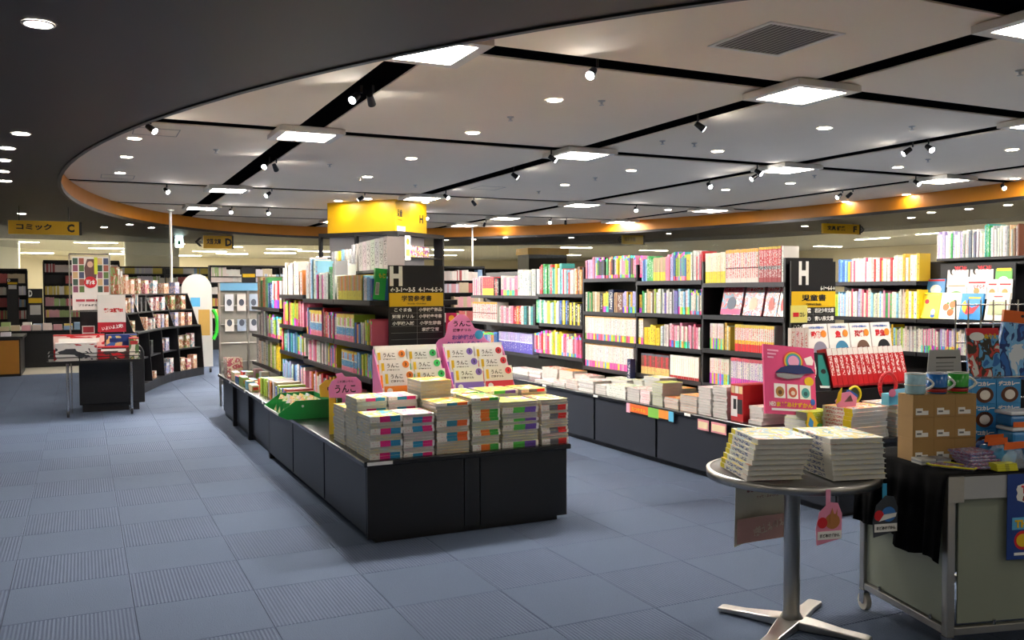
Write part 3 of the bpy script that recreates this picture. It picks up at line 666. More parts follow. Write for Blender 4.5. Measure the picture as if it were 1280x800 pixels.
end_sign('black category sign with white H and yellow children book band', 4.42, 4.755, 134, 985, 327, 1.545, .41, .85, (994,1006,327,349), [('6-1〜6-6→', 1021, 1039, 350, 354)],
    (355, 370), '児童書', "Children's Books", [(373,'学習図鑑','岩波少年文庫'),(380.6,'よみもの','青い鳥文庫'),(388,'ノンフィクション','名作童話'),(395.3,'むかし・伝記','創作童話'),(402.5,'学習漫画','児童文学')], .2)
end_sign('black category sign with white H at the right picture edge', 5.99, 4.0, 134, 1268, 330, 1.57, .41, .85, (1269,1280,330,350), [('6-7〜7-2→', 1296, 1320, 350, 354)],
    (354, 370), '児童書', "Children's Books", [(373,'えほん','あかちゃん'),(380.6,'しかけ絵本','名作絵本')], .2)
# ================================================================ drill books at the front of island one
def drill_spine(a, b): return spine('drill_%s_%s' % (a, b), '#c06060', [(.3, .62, a), (.62, .93, b), (.93, 1, '#e8e6e0')], base='#e8e5de', density=.6, lo=.05, hi=.28, size=22)
drill_cols = [(461,503,'#e01e82','#1a86b4',519,'pink and blue'),(504,544,'#1f8fb8','#e0207c',519,'blue and pink'),(546,588,'#2c86a4','#e86420',502,'blue and orange'),(590,626,'#f07820','#38a83c',497,'orange and green'),(628,674,'#4cbc44','#6c4aa8',503,'green and purple'),(677,711,'#6c6c70','#dc2420',499,'grey and red')]
drill_art = [cover('drill%d' % i, cs, 3.) for i, cs in enumerate([['#f4f2ee','#58b4dc','#f0d838','#f4f2ee'],['#f4f2ee','#f08cc0','#f4ead0','#f4f2ee'],['#f4f2ee','#f08c3c','#f0d838','#f4f2ee'],['#f4f2ee','#68c060','#f0d838','#f4f2ee'],['#f4f2ee','#a48cd0','#f0d838','#c8e070'],['#f4f2ee','#e05040','#f0d838','#f4f2ee']])]
pats = ['SSPPSSPPSSPP', 'SPPSSPPPSSPS', 'PPPPSSSPPSSP', 'SSPPPSSPPPSS', 'SSPPPPSSPSPP', 'SSPPSSPPPSSP']
for i, (a, b, ca, cb, pyt, nm) in enumerate(drill_cols):
    y = 4.615; p0 = on_y(a, 560, y); p1 = on_y(b, 560, y); zt = on_y((a+b)/2, pyt, y).z; L = p1.x-p0.x-.006; T = .0165
    if i == 0: p0.x, p1.x = 1.362, 1.362+L
    sm = drill_spine(ca, cb); D = .25
    stack((p0.x+p1.x)/2+(.012 if i == 0 else 0), y+D/2+.004, .4508, L, D, T, round((zt-.451)/T), 0, drill_art[i], sm, 'front pile with %s spine blocks' % nm, pats[i], kind='drill book', name='drill_book', jit=.003, twist=.012)
    zt2 = [.745, .75, .84, .75, .755, .745][i]
    stack((p0.x+p1.x)/2+(.012 if i == 0 else 0)+[0, 0, 0, -.006, .0, 0][i], y+D*1.5+.012, .4508, L-.004, D-.01, .02, round((zt2-.451)/.02), 0, drill_art[i], sm, 'pile behind the %s front pile' % nm, 'SPPSSPP' if i != 2 else 'PPPPPPP', kind='drill book', name='drill_book', jit=.003, twist=.012)
stack(1.462, 4.615+.25*2.5+.02, .4508, .18, .24, .02, 11, 0, drill_art[0], drill_spine('#e01e82', '#1a86b4'), 'grey-edged pile nearest the green tray', 'SPPSSPP', kind='drill book', name='drill_book', jit=.003, twist=.012)
# two card racks with white drill books face out
RACKS = [('left', 1.625, [('3', '#f08a2c', 'orange'), ('4', '#34c060', 'green')]), ('right', 2.085, [('5', '#8468c4', 'purple'), ('6', '#d83440', 'red')])]
for side, x0, colsd in RACKS:
    t = thing('card_rack', 'stepped cardboard counter rack, %s of two behind the drill piles' % side, 'display rack', (x0, 5.135, .451))
    for sx in (-.004, .414):
        MB().prism([(0, 0), (0, .235), (.235, .54), (.25, .54), (.25, 0)], sx, sx+.004, 'x').build('side_panel', PINK, t)
    box(0, .414, .235, .245, 0, .56).build('back_panel', CARD, t); box(0, .414, 0, .003, 0, .235).build('front_panel', CARD, t)
    for k in range(3): box(.0005, .4135, .006+.075*k, .07+.075*k, .0, .245+.06*k).build('step', CARD, t)
    for c, (num, hexc, cn) in enumerate(colsd):
        nm = mat('drill_'+cn, hexc, .5)
        for k in range(3):
            b = MB().box(0, .196, 0, .012, 0, .175).build('drill_book', CARD, None, (x0+.006+c*.206, 5.135+.03+.075*k, .451+.2465+.0028+.06*k)); b.rotation_euler = (-R(14), 0, 0)
            tag(b, 'white drill book with %s number circle, %s tier of the %s card rack' % (cn, ['front', 'middle', 'back'][k], side), 'book', 'drill books face out in the card racks')
            plate(b, .012, .03, .095, .155, SIGNY, name='title_strip'); text('うんこ', b, .085, .138, .075, .026, INK, name='title'); text('漢字ドリル', b, .088, .108, .085, .015, INK, name='subtitle', bold=.03)
            disc(b, .168, .143, .022, .022, nm, name='grade_circle'); text(num, b, .168, .143, .012, .02, INK, y=-.004, name='grade_number')
            plate(b, .001, .195, .001, .08, nm, name='colour_band')
            if k == 0: disc(b, .035, .05, .018, .018, SIGNW, y=-.003, name='badge')
# pink cloud topper and narrow pink panel
t = thing('display_topper', 'pink cloud-shaped cardboard topper behind the right card rack', 'sign', (2.055, 5.415, .452))
cl = [(0,.45),(0,.56),(.02,.585),(.06,.6),(.075,.645),(.085,.69),(.12,.715),(.155,.745),(.2,.745),(.235,.715),(.255,.68),(.27,.655),(.32,.64),(.335,.6),(.36,.57),(.41,.545),(.43,.5),(.43,.45)]
MB().prism(cl+[(.3,.45),(.3,0),(.12,0),(.12,.45)], 0, .006, 'y').build('board', PINK, t)
text('うんこ', t, .18, .685, .12, .036, INK); text('漢字ドリル', t, .18, .643, .13, .02, INK); text('お勉強が', t, .19, .597, .16, .032, PURP, bold=.03); text('クソ楽しくなる!', t, .195, .553, .25, .036, PURP, bold=.03)
disc(t, .3, .61, .03, .03, mat('sky_print', '#38a8e0', .5), name='badge'); plate(t, .14, .3, .515, .53, INK, name='caption_bar'); poly(t, [(.335, .5), (.36, .55), (.385, .5)], SIGNY, name='print')
t = thing('narrow_poster', 'narrow crimson poster strip between the sign and the cloud topper', 'poster', (2.146, 5.47, .452))
box(0, .075, 0, .004, 0, .755).build('board', mat('crimson_card', '#d0205c', .5), t)
for k, (c, r) in enumerate([('#f0d030', .02), ('#f4f0ec', .026), ('#d8c8a0', .024), ('#f0f0f0', .022)]): disc(t, .038, .72-.07*k, r, r, mat('pop_dot%d' % k, c, .5), name='badge')
# small pop-up cards near the green tray
t = thing('shelf_card', 'pink bubble-shaped pop card reading three letters beside drill piles', 'pop card', (1.455, 5.41, .4515))
MB().prism([(-.1,.25),(-.105,.31),(-.085,.35),(-.05,.37),(-.06,.395),(-.02,.4),(.0,.375),(.07,.37),(.1,.34),(.105,.29),(.1,.25),(.02,.245),(.02,0),(-.02,0),(-.02,.245)], 0, .004, 'y').build('board', PINK, t); text('うんこ', t, 0, .3, .13, .05, INK); text('これ買いやん', t, .0, .345, .1, .014, INK, bold=.01)
t = thing('shelf_card', 'yellow bubble-shaped pop card next to the pink pop card', 'pop card', (1.41, 5.56, .4515))
MB().prism([(-.075,.24),(-.08,.31),(-.04,.345),(.03,.345),(.07,.31),(.07,.24),(.02,.235),(.02,0),(-.02,0),(-.02,.235)], 0, .004, 'y').build('board', mat('yellow_card', '#e4d42c', .5), t); plate(t, -.03, .03, .28, .3, INK, name='print')
# green tray hanging over the counter edge, with cards in it
GREEN = mat('green_box', '#128a3c', .4)
t = thing('green_tray', 'green open cardboard tray of cards on the counter edge', 'tray', (1.225, 6.33, .4515))
MB().prism([(0, .03), (.06, 0), (.38, 0), (.38, .13), (.12, .13), (0, .045)], 0, .004, 'y').build('side_panel', GREEN, t); MB().prism([(0, .03), (.06, 0), (.38, 0), (.38, .13), (.12, .13), (0, .045)], .546, .55, 'y').build('side_panel', GREEN, t)
box(.06, .376, .004, .546, 0, .004).build('bottom', GREEN, t); box(.376, .38, .004, .546, .0, .13).build('back_panel', GREEN, t); MB().prism([(0, .03), (.004, .03), (.004, .046), (0, .046)], .004, .546, 'y').build('front_panel', CARD, t)
for k in range(3): box(.065, .376, .135*(k+1)+.002, .135*(k+1)+.006, .004, .1).build('divider', GREEN, t)
disc(t, .17, .09, .009, .009, SIGNW, y=-.0005, name='rivet')
cc = ['white', 'rose', 'yellow', 'sky', 'lime', 'cream', 'pink', 'white']
for q in range(4):
    for k in range(5):
        yq = 6.33+.135*q+.012
        o = MB().box(0, .012, 0, .11, 0, .125).build('flash_card_set', cover('card%d' % ((k+q) % 3), [['#f2f0ea', '#e85a80', '#f2d040', '#f2f0ea'], ['#f2f0ea', '#60a8d8', '#f0f0e0', '#e88a3a'], ['#e4e8c0', '#f2f0ea', '#8cc060', '#f0d040']][(k+q) % 3], 9.), None, (1.295+.048*k, yq, .462))
        o.rotation_euler = (0, R(24), 0); tag(o, '%s card set from the counter edge, %s slot of the green tray' % (ordinal(k), ordinal(q)), 'card set', 'card sets in the green tray')
# low upright row and small goods on the left edge of island one
row(1.4, .4515, [(322,330,4,.15,'txt',['lime']),(330,340,5,.15,'txt',['white','tan','orange']),(340,350,5,.14,'inv',['blue','lime']),(350,356,4,.14,'half',['orange','purple','red'])], 'low row on the counter beyond green tray', 'workbook', 'workbook', d=.2, group='workbooks standing on the counter edge')
gc = ['#e8dcb0', '#d83c30', '#e8c838', '#8cc8e0', '#f0ece4', '#e89ab0', '#a8c868', '#e0a040', '#c8c8c8', '#5088c8', '#f0e8d8', '#e4b0c0']
k = 0
for i in range(5):
    for j in range(3):
        x, y = 1.37+.085*j+random.uniform(-.006, .006), 8.25+.27*i+random.uniform(-.03, .03); h = random.uniform(.05, .14); w = random.uniform(.055, .075); dd = random.uniform(.1, .25)
        t = thing('stationery_box', '%s small goods box on the far counter end, %s row' % (ordinal(k % 3), ordinal(k//3)), 'box', (x, y, .4505), 0, 'small goods on the far counter end')
        box(0, w, 0, dd, 0, h).build('carton', mat('goods%d' % (k % 12), gc[k % 12], .5), t); box(.004, w-.004, .004, dd-.004, h, h+.003).build('lid', mat('goods%d' % ((k*5+4) % 12), gc[(k*5+4) % 12], .5), t)
        plate(t, .008, w-.008, h*.25, h*.7, mat('goods%d' % ((k*7+1) % 12), gc[(k*7+1) % 12], .5)); k += 1
for k in range(9):
    y = 9.95-.03*k
    o = box(0, .16, 0, .012, 0, .2).build('greeting_card', cover('greet%d' % (k % 3), [['#f2f0ea', '#e8b0b8', '#f2f0ea'], ['#e8e0cc', '#90b070', '#f2f0ea'], ['#f2f0ea', '#c05868', '#e8d8c0']][k % 3], 6.), None, (1.36, y, .4515)); o.rotation_euler = (R(-12), 0, 0)
    tag(o, '%s leaning card from the front at the far counter corner' % ordinal(8-k), 'card', 'leaning cards at the far counter corner')
# green box with barcode leaning at the near end of the upper shelf, header card
t = thing('green_package', 'bright green boxed kit with white barcode label on the upper shelf end', 'box', (1.68, 5.545, 1.2995)); t.rotation_euler = (0, R(5), 0)
box(0, .075, 0, .035, 0, .2).build('carton', mat('kit_green', '#20b048', .4), t); plate(t, .008, .032, .03, .11, CARD, name='barcode_label')
for k in range(7): plate(t, .01+.003*k, .0112+.003*k, .035, .105, INK, y=-.003, name='barcode_bar')
text('もじ', t, .045, .155, .045, .03, SIGNY)
o = box(0, .34, 0, .006, 0, .1).build('header_card', CARD, None, (1.672, 6.46, 1.468)); o.rotation_euler = (0, 0, -math.pi/2); tag(o, 'blank white header card above the yellow study guides', 'card')
# ================================================================ piles on the counter of island two
pile_art = [cover('pile%d' % i, cs, 4.) for i, cs in enumerate([['#f0eee8','#d8c8c8','#f0eee8','#e0a0a0'],['#f0eee8','#e8702c','#f0eee8','#d83c30'],['#f0eee8','#88b050','#f0eee8','#c8d8b0'],['#c8d830','#e0dc40','#a8c830','#d8e060'],['#f0eee8','#f0b020','#e86a30','#f0e0a0'],['#f0eee8','#70b8d8','#f0eee8','#e0c040']])]
pile_sp = [spine('pilew', 'rand', base='#e4e2dc', density=.6), spine('pilep', '#d05070', base='#ecd4d4', density=.58), spine('pileg', '#308050', base='#e2e4dc', density=.6), spine('piley', '#f0f0e0', base='#c4d438', density=.6), spine('pileo', '#a04020', base='#e4d4c0', density=.55, bands=[(.7, 1., '#e87028')])]
def pile_px(px0, px1, pyt, desc, art, sp, X=4.025, D=.19, T=.02, pat='P', zb=.4508, kind='paperback'):
    ya, yb = on_x(px0, 490, X).y, on_x(px1, 490, X).y; zt = on_x((px0+px1)/2, pyt, X).z; n = max(1, round((zt-zb)/T))
    stack(X+D/2, (ya+yb)/2, zb, ya-yb-.012, D, T, n, -math.pi/2, pile_art[art], pile_sp[sp], desc, pat, kind=kind, name='stacked_book', jit=.004, twist=.02)
    return zb+n*T, ya, yb
PP = [(668,690,479,'far pile on the children counter',0,0,'PPS'),(691,706,478,'second pile on the children counter',0,1,'PS'),(706,722,476,'third pile with orange cover',1,4,'P'),(722.5,742,474,'fourth pile beside the counter tag',0,0,'SP'),
      (743,757,480,'pinkish fifth pile on the children counter',0,1,'P'),(757.5,782,482,'sixth pile with green cover',2,2,'S'),(783,799,486,'seventh pile, thin and white',0,0,'P'),(800,813,488,'pink-edged eighth pile',0,1,'S'),
      (814,828,479,'lime covered tall pile',3,3,'P'),(829,848,496,'short pile right of lime pile',4,0,'P'),(849,871,495,'orange covered pile',4,4,'P'),(872,889,485,'first tall white pile by the red box',0,0,'P'),(890,909,484,'second tall white pile by the red box',0,0,'P')]
for a, b, pyt, d, ar, sp, pat in PP: pile_px(a, b, pyt, d, ar, sp, pat=pat)
PB = [(640,660,460,'back row pile at the far end',0,0,'P'),(661,676,465,'back row, second pile',0,1,'SP'),(677,697,461,'back row, pile with red cover',1,4,'P'),(698,716,463,'back row pile under leaning magazine',4,4,'P'),(717,737,470,'back row, pile of red tops',1,0,'P'),(738,756,475,'back row, low pile',0,0,'P'),(757,785,474,'back row, pile with green top',2,2,'P'),
      (791,803,474,'back row, pile with striped top',5,0,'P'),(804,826,472,'back row, pile with blue top',5,0,'P'),(827,850,483,'back row, yellow topped pile',4,3,'P')]
for a, b, pyt, d, ar, sp, pat in PB: pile_px(a, b, pyt, d, ar, sp, X=4.225, D=.165, pat=pat)
# promotional shelf strip hanging over the counter edge
t = thing('shelf_strip', 'orange and green printed strip hanging over the counter edge', 'shelf strip', (3.9765, on_x(783, 510, 3.977).y, .36), -math.pi/2)
wst = on_x(783, 510, 3.977).y-on_x(842, 515, 3.977).y
for k, (a, b, c) in enumerate([(0,.08,'#e8a8c0'),(.08,.48,'#e86a28'),(.48,.7,'#7cc04c'),(.7,.9,'#e89030'),(.9,1,'#58b4dc')]): box(a*wst, b*wst, 0, .002, .0+.01*(k % 2), .075).build('print', mat('stripc%d' % k, c, .5), t)
text('なつやすみ', t, wst*.28, .037, wst*.3, .03, SIGNY)
for k, (a, b) in enumerate([(872,886),(889,908)]):
    t = thing('shelf_tag', 'pink bordered tag under the %s tall white pile' % ORD[k], 'tag', (3.9765, on_x(a, 530, 3.977).y, .35), -math.pi/2)
    w_ = on_x(a, 530, 3.977).y-on_x(b, 530, 3.977).y; box(0, w_, 0, .002, 0, .075).build('card', mat('tag_pink', '#e09098', .5), t); plate(t, .01, w_-.01, .012, .06, mat('tag_cream', '#e8d8b0', .5), y=-.0005)
t = thing('shelf_card', 'pale yellow pop card on the left edge of the children sign', 'pop card', (4.4, 4.735, 1.12)); box(0, .15, 0, .003, 0, .12).build('card', mat('pop_cream', '#dcd474', .5), t); plate(t, .02, .07, .04, .07, REDP, y=-.0005); text('コレ', t, .105, .055, .05, .03, INK)
box(.02, .06, .004, .019, .03, .06).build('clip', CHROME, t)
# ---- front-facing history comics in the nearest bay of island two
def facing_px(px0, px1, z, h, X, label, bg, group, name='picture_book', lean=12, th=.02, cat='book'):
    ya, yb = on_x(px0, 380, X).y, on_x(px1, 380, X).y
    b = box(0, ya-yb, 0, th, 0, h).build(name, bg, None, (X, ya, z+th*math.sin(R(lean)))); b.rotation_euler = (-R(lean), 0, -math.pi/2); tag(b, label, cat, group); return b, ya-yb
for k, (a, b_, c1, c2, lab) in enumerate([(900,925,'#e4e0d8','#c43c48','white and pink history comic standing first on its shelf'),(928,951,'#3c5a8c','#d02030','blue history comic, second on its shelf'),(954,970,'#2c4470','#c84030','dark blue history comic, third on its shelf'),(971,982,'#a03038','#d8b080','crimson history comic, fourth on its shelf beside the sign')]):
    bk, w_ = facing_px(a, b_, 1.1535, .21, 4.46, lab, cover('hist%d' % k, [c1, '#d8d4cc', c2, '#4878a0'], 5.), 'history comics facing out', 'history_comic')
    plate(bk, .004, w_-.004, .175, .215, CARD if k else mat('pink_print', '#e080a0', .5), name='title_band'); text('日本の歴史', bk, w_/2, .195, w_*.88, .03, REDP, y=-.004, name='title', bold=.04)
    disc(bk, w_*.5, .09, w_*.22, .05, mat('hist_fig%d' % k, ['#2c3c58', '#e0c0a0', '#c85040', '#d83838'][k], .5), name='print')
    if k == 0: plate(bk, .004, w_-.004, .004, .045, mat('magenta_print', '#d83c80', .5), name='obi_band')
# ---- the front counter of island two: red box, boards, field guides
RED = mat('red_slipcase', '#b4141c', .45)
t = thing('slipcase_box', 'red boxed comic set standing on the counter beside white piles', 'box', (4.035, 4.79, .4508))
box(0, .24, 0, .13, 0, .25).build('carton', RED, t)
for k in range(3): box(-.001, 0, .008+.04*k, .043+.04*k, .19, .24).build('print', mat('boxprint%d' % k, ['#e0c890', '#d8d0c0', '#c8b078'][k], .5), t)
box(-.001, 0, .06, .125, .03, .17).build('print', mat('boxfig', '#d8d4d0', .5), t); box(-.001, 0, .01, .06, .05, .15).build('print', INK, t); box(-.002, -.001, .07, .1, .08, .15).build('print', INK, t)
stack(4.04+.11, 4.68, .4508, .2, .13, .024, 5, 0, pile_art[0], pile_sp[0], 'white pile in front of the red boxed set', 'P', kind='comic', name='stacked_book')
stack(4.125, 4.27, .4508, .235, .19, .0235, 6, 0, pile_art[3], pile_sp[3], 'pile under the pink whale board', 'S', kind='picture book', name='stacked_book')
# pink board with whale, rainbow and three pictures
t = thing('display_board', 'large pink leaning display board with blue whale and rainbow', 'display board', (3.765, 4.265, .593)); t.rotation_euler = (R(-10), R(6), 0)
box(0, .42, 0, .012, 0, .43).build('board', mat('pink_board', '#d8487c', .45), t)
for r, c in ((.085, '#d84040'), (.075, '#e8b030'), (.065, '#50b070'), (.055, '#4888d0'), (.045, '#e4a0c0')):
    disc(t, .24, .335, r, r*.8, mat('rainbow'+c, c, .5), y=-.001-.0006*(.09-r)*100, name='rainbow_band')
poly(t, [(.08,.255),(.13,.29),(.2,.31),(.3,.315),(.38,.3),(.41,.27),(.36,.265),(.25,.255),(.15,.26)], mat('whale_navy', '#1c2c60', .5), y=-.0075, name='whale')
poly(t, [(.09,.25),(.15,.258),(.26,.252),(.33,.262),(.29,.235),(.18,.22),(.1,.23)], mat('whale_grey', '#8c8c90', .5), y=-.007, name='whale_belly')
disc(t, .365, .215, .04, .028, SIGNY, name='badge'); poly(t, [(.33,.36),(.39,.38),(.41,.35),(.4,.32),(.35,.32)], SIGNW, name='badge')
for k, c in enumerate(('#b08040', '#c86040', '#50a0a0')):
    plate(t, .075+.105*k, .165+.105*k, .1, .19, SIGNW, name='picture_card'); disc(t, .12+.105*k, .14, .034, .032, mat('cardpic%d' % k, c, .5), y=-.0032, name='print'); disc(t, .12+.105*k, .135, .016, .014, mat('cardpic2%d' % k, ['#604020', '#e8d8c0', '#2c6068'][k], .5), y=-.0044, name='print')
text('まどあけずかん', t, .24, .062, .3, .032, SIGNY, bold=.04); text('NEO', t, .06, .062, .05, .028, SIGNW, bold=.03); plate(t, .05, .4, .022, .036, SIGNW, name='caption_bar'); disc(t, .39, .085, .02, .02, BLUEP, name='badge')
for k in range(3): plate(t, .03, .12-.02*k, .39-.022*k, .4-.022*k, mat('pink_light', '#f0b0c8', .5), name='caption_bar')
# yellow and orange hanging pop at its foot
t = thing('shelf_card', 'yellow and orange looped pop card below the pink whale board', 'pop card', (3.985, 4.12, .4508)); t.rotation_euler = (R(-12), 0, 0); t.scale = (.75, .75, .75)
poly(t, [(-.02,.1),(.02,.2),(.06,.2),(.1,.12),(.16,.08),(.2,0),(.05,0)], mat('pop_yellow', '#ecc420', .5), y=0, t=.003, name='card'); poly(t, [(0,.1),(.03,.16),(.06,.12),(.04,.06)], mat('pop_blue', '#3890d0', .5), y=-.0035, name='print'); disc(t, .12, .06, .05, .03, mat('pop_orange', '#e88a20', .5), y=-.0035, name='print'); disc(t, .12, .085, .03, .02, mat('pop_green', '#40a040', .5), y=-.005, name='print')
# field guide stand: four white guides in front of a tier, red guides in a slanted row
t = thing('book_stand', 'stepped stand carrying the white and red field guides', 'display rack', (4.26, 4.4, .4508))
box(0, .96, .0, .16, 0, .23).build('lower_step', SHELF, t); box(0, .96, .165, .33, 0, .42).build('upper_step', SHELF, t); box(-.0, .9, .16, .164, .405, .435).build('shelf_edge', SIGNY, t)
guides = [('動物', '#8c8ca0', 'elephant grey'), ('魚', '#3c88b0', 'blue fish'), ('恐竜', '#6c5040', 'brown dinosaur'), ('昆虫', '#202428', 'black beetle')]
for k, (ti, c, d) in enumerate(guides):
    x = 4.425+.2*k
    b = box(0, .19, 0, .03, 0, .24).build('field_guide', CARD, None, (x, 4.585, .8725+.0045)); b.rotation_euler = (-R(9), 0, 0); tag(b, 'white field guide with %s picture and red title, on the stand' % d, 'book', 'white field guides facing out')
    text(ti, b, .085, .165, .036*len(ti)+.02, .05, REDP, name='title', bold=.05); text('小学館の図鑑NEO', b, .09, .215, .14, .016, BLUEP, name='series_title')
    disc(b, .11, .06, .06, .06, mat('guidepic%d' % k, c, .5), name='print'); disc(b, .15, .17, .025, .025, mat('guide_orange', '#f0902c', .5), y=-.003, name='badge'); disc(b, .03, .03, .02, .02, REDP, name='badge'); disc(b, .145, .035, .025, .02, SIGNY, y=-.004, name='badge')
for k in range(4):
    o = upright((4.265+.039*k, 4.585, .8725), .036, .03, .22, 'red', 'white', rz=0, name='field_guide'); tag(o, '%s narrow white field guide spine at the left of the stand' % ORD[k], 'book', 'white field guide spines')
b = box(0, .2, 0, .03, 0, .255).build('field_guide', mat('guide_black', '#181c20', .4), None, (4.265, 4.425, .6825+.007)); b.rotation_euler = (-R(12), R(4), 0); tag(b, 'black railway field guide with green train and large red title', 'book')
disc(b, .055, .15, .03, .07, SIGNW, name='title_panel'); text('鉄\n道', b, .055, .15, .044, .11, REDP, y=-.004, name='title', bold=.05); poly(b, [(.11,.24),(.15,.24),(.19,.1),(.185,.03),(.13,.03),(.1,.1)], mat('train_green', '#2c8880', .4), name='train'); disc(b, .145, .13, .022, .016, INK, y=-.003, name='train_window'); poly(b, [(.1,.035),(.19,.035),(.185,.02),(.105,.02)], SIGNW, y=-.003, name='print')
rs = spine('fieldred', '#f0e8e4', [(.0, .05, '#8c1018'), (.82, 1., '#e4e2dc')], base='#c4161e', density=.5, lo=.3, hi=.8, size=12)
for k in range(15):
    x = 4.48+.047*k
    o = place(book_mesh('up', PLAIN, rs), 'field_guide', None, (x, 4.42, .6825+.0145), scale=(.044, .09, .262), rot=(-R(9), R(-6), 0)); o.color = (*lin('#b81820'), 1)
    tag(o, '%s red spined field guide from the left in the slanted row' % ordinal(k), 'book', 'red spined field guides in a row')
# spiral goods in front: piles, paper rings, small bags
gs = spine('guidepile', '#c83030', [(.72, 1., '#e8d020')], base='#ece8e0', density=.5, lo=.1, hi=.7)
stack(4.28, 4.045, .4508+.044, .235, .3, .0235, 6, -math.pi/2, cover('guidetop', ['#f0ece0', '#e8c820', '#e05050', '#f0ece0', '#60a0c8'], 5.), gs, 'left pile in front of the book stand', 'S', kind='field guide', name='stacked_book')
stack(4.28, 4.045, .4508, .24, .31, .022, 2, -math.pi/2, cover('magblue', ['#d8d8e0', '#5078c0', '#e0a060', '#d8d8e0'], 7.), pile_sp[0], 'flat magazines under the left pile', 'P', kind='magazine', name='stacked_magazine')
stack(4.62, 4.04, .4508, .28, .3, .0235, 8, -math.pi/2, cover('guidetop', None), gs, 'right pile in front of the book stand', 'P', kind='field guide', name='stacked_book')
def hoop(name, label, cat, loc, rx, rz_, m, r=.008, rot=(0, 0, 0)):
    b = MB(); n = 24; pts = [(rx*math.cos(2*math.pi*i/n), 0, rz_+rz_*math.sin(2*math.pi*i/n)) for i in range(n+1)]; b.tube(pts, r, 8)
    o = b.build(name, m, None, loc); o.rotation_euler = rot; return tag(o, label, cat)
hoop('paper_ring', 'yellow oval ring standing on the field guide piles', 'ring', (4.33, 4.1, .6445), .05, .05, mat('ring_yellow', '#dcc828', .4)); disc(bpy.data.objects['paper_ring'], 0, .05, .042, .043, mat('ring_green', '#4a5a30', .5), y=.003, name='infill')
hoop('paper_ring', 'red round ring with blue inside standing left of the brown boxes', 'ring', (4.62, 4.1, .648), .07, .085, mat('ring_red', '#b81c24', .4), .012)
t = thing('paper_visor', 'pink and blue folded paper visor lying on the piles', 'visor', (4.11, 4.02, .6375))
MB().prism([(0, 0), (.15, 0), (.16, .05), (.1, .09), (.03, .085), (-.02, .04)], 0, .004, 'y').build('front', mat('visor_pink', '#e088a8', .5), t); MB().prism([(.03, .03), (.18, .02), (.2, .06), (.12, .1)], .03, .034, 'y').build('flap', BLUEP, t); MB().prism([(-.02, .02), (.02, .04), (.03, .12), (.0, .09)], -.006, -.003, 'y').build('tip', SIGNY, t); MB().prism([(.05, .03), (.12, .03), (.1, .07)], -.005, -.002, 'y').build('print', mat('visor_brown', '#604848', .5), t)
t = thing('gift_box', 'light blue small box with pink flap beside the red ring', 'box', (4.44, 3.93, .6395)); box(0, .13, 0, .06, 0, .07).build('carton', mat('gift_blue', '#58b0d0', .45), t); MB().prism([(0, .06), (.13, .055), (.13, .1), (.02, .095)], -.004, .0, 'y').build('flap', mat('gift_sky', '#88cce8', .45), t); disc(t, .02, .075, .03, .025, mat('gift_pink', '#e07898', .5), y=-.005, name='badge')
# ---- picture books facing out on island three
zs = z3[1]+.0015
pb = [(1149.5,1172,.21,'#f0e02c','yellow picture book with red balloon',0),(1173,1198,.21,'#ece6da','cream picture book with orange fruits',1),(1198,1225,.205,'#2c88c8','blue picture book with red and yellow bird',2),(1230,1258,.21,'#e8e2d4','pale picture book with sepia landscape',3)]
for k, (a, b_, h, c, lab, q) in enumerate(pb):
    b, w_ = facing_px(a, b_, zs, h, X3+.03, lab, mat('pbook%d' % k, c, .4), 'picture books facing out, front row', 'picture_book_display')
    if q == 0: disc(b, w_*.3, h*.65, .02, .02, REDP); disc(b, w_*.7, h*.25, .02, .025, mat('pb_face', '#e8d8c8', .5)); disc(b, w_*.7, h*.1, .02, .015, BLUEP); plate(b, w_*.1, w_*.9, h*.9, h*.93, mat('pb_tan', '#a08850', .5))
    if q == 1:
        for fx, fz in ((.3, .45), (.62, .55), (.55, .25)): disc(b, w_*fx, h*fz, .028, .028, mat('fruit', '#e86c3c', .5)); disc(b, w_*fx+.015, h*fz+.03, .012, .008, mat('leaf', '#5c9040', .5), y=-.003)
    if q == 2: poly(b, [(.02,.1),(.05,.13),(.1,.09),(.15,.11),(.17,.12),(.12,.05),(.06,.04),(.03,.06)], REDP); poly(b, [(.015,.12),(.04,.15),(.06,.1),(.05,.05),(.02,.08)], SIGNY, y=-.003); plate(b, w_*.35, w_*.9, h*.8, h*.86, SIGNY, name='title')
    if q == 3: plate(b, w_*.12, w_*.88, h*.2, h*.68, mat('sepia', '#a8b088', .5), name='picture'); plate(b, w_*.3, w_*.7, h*.84, h*.88, REDP, name='title')
t = thing('magazine_rack', 'black sloping rack behind the facing picture books', 'display rack', (X3+.1, on_x(1160, 380, X3+.1).y, zs), -math.pi/2)
wr = on_x(1160, 380, X3+.1).y-on_x(1264, 380, X3+.1).y; box(0, wr, .045, .05, 0, .44).build('back_panel', SHELF, t); box(0, wr, .01, .044, 0, .16).build('lower_step', SHELF, t); box(0, wr, .028, .044, .16, .25).build('upper_step', SHELF, t)
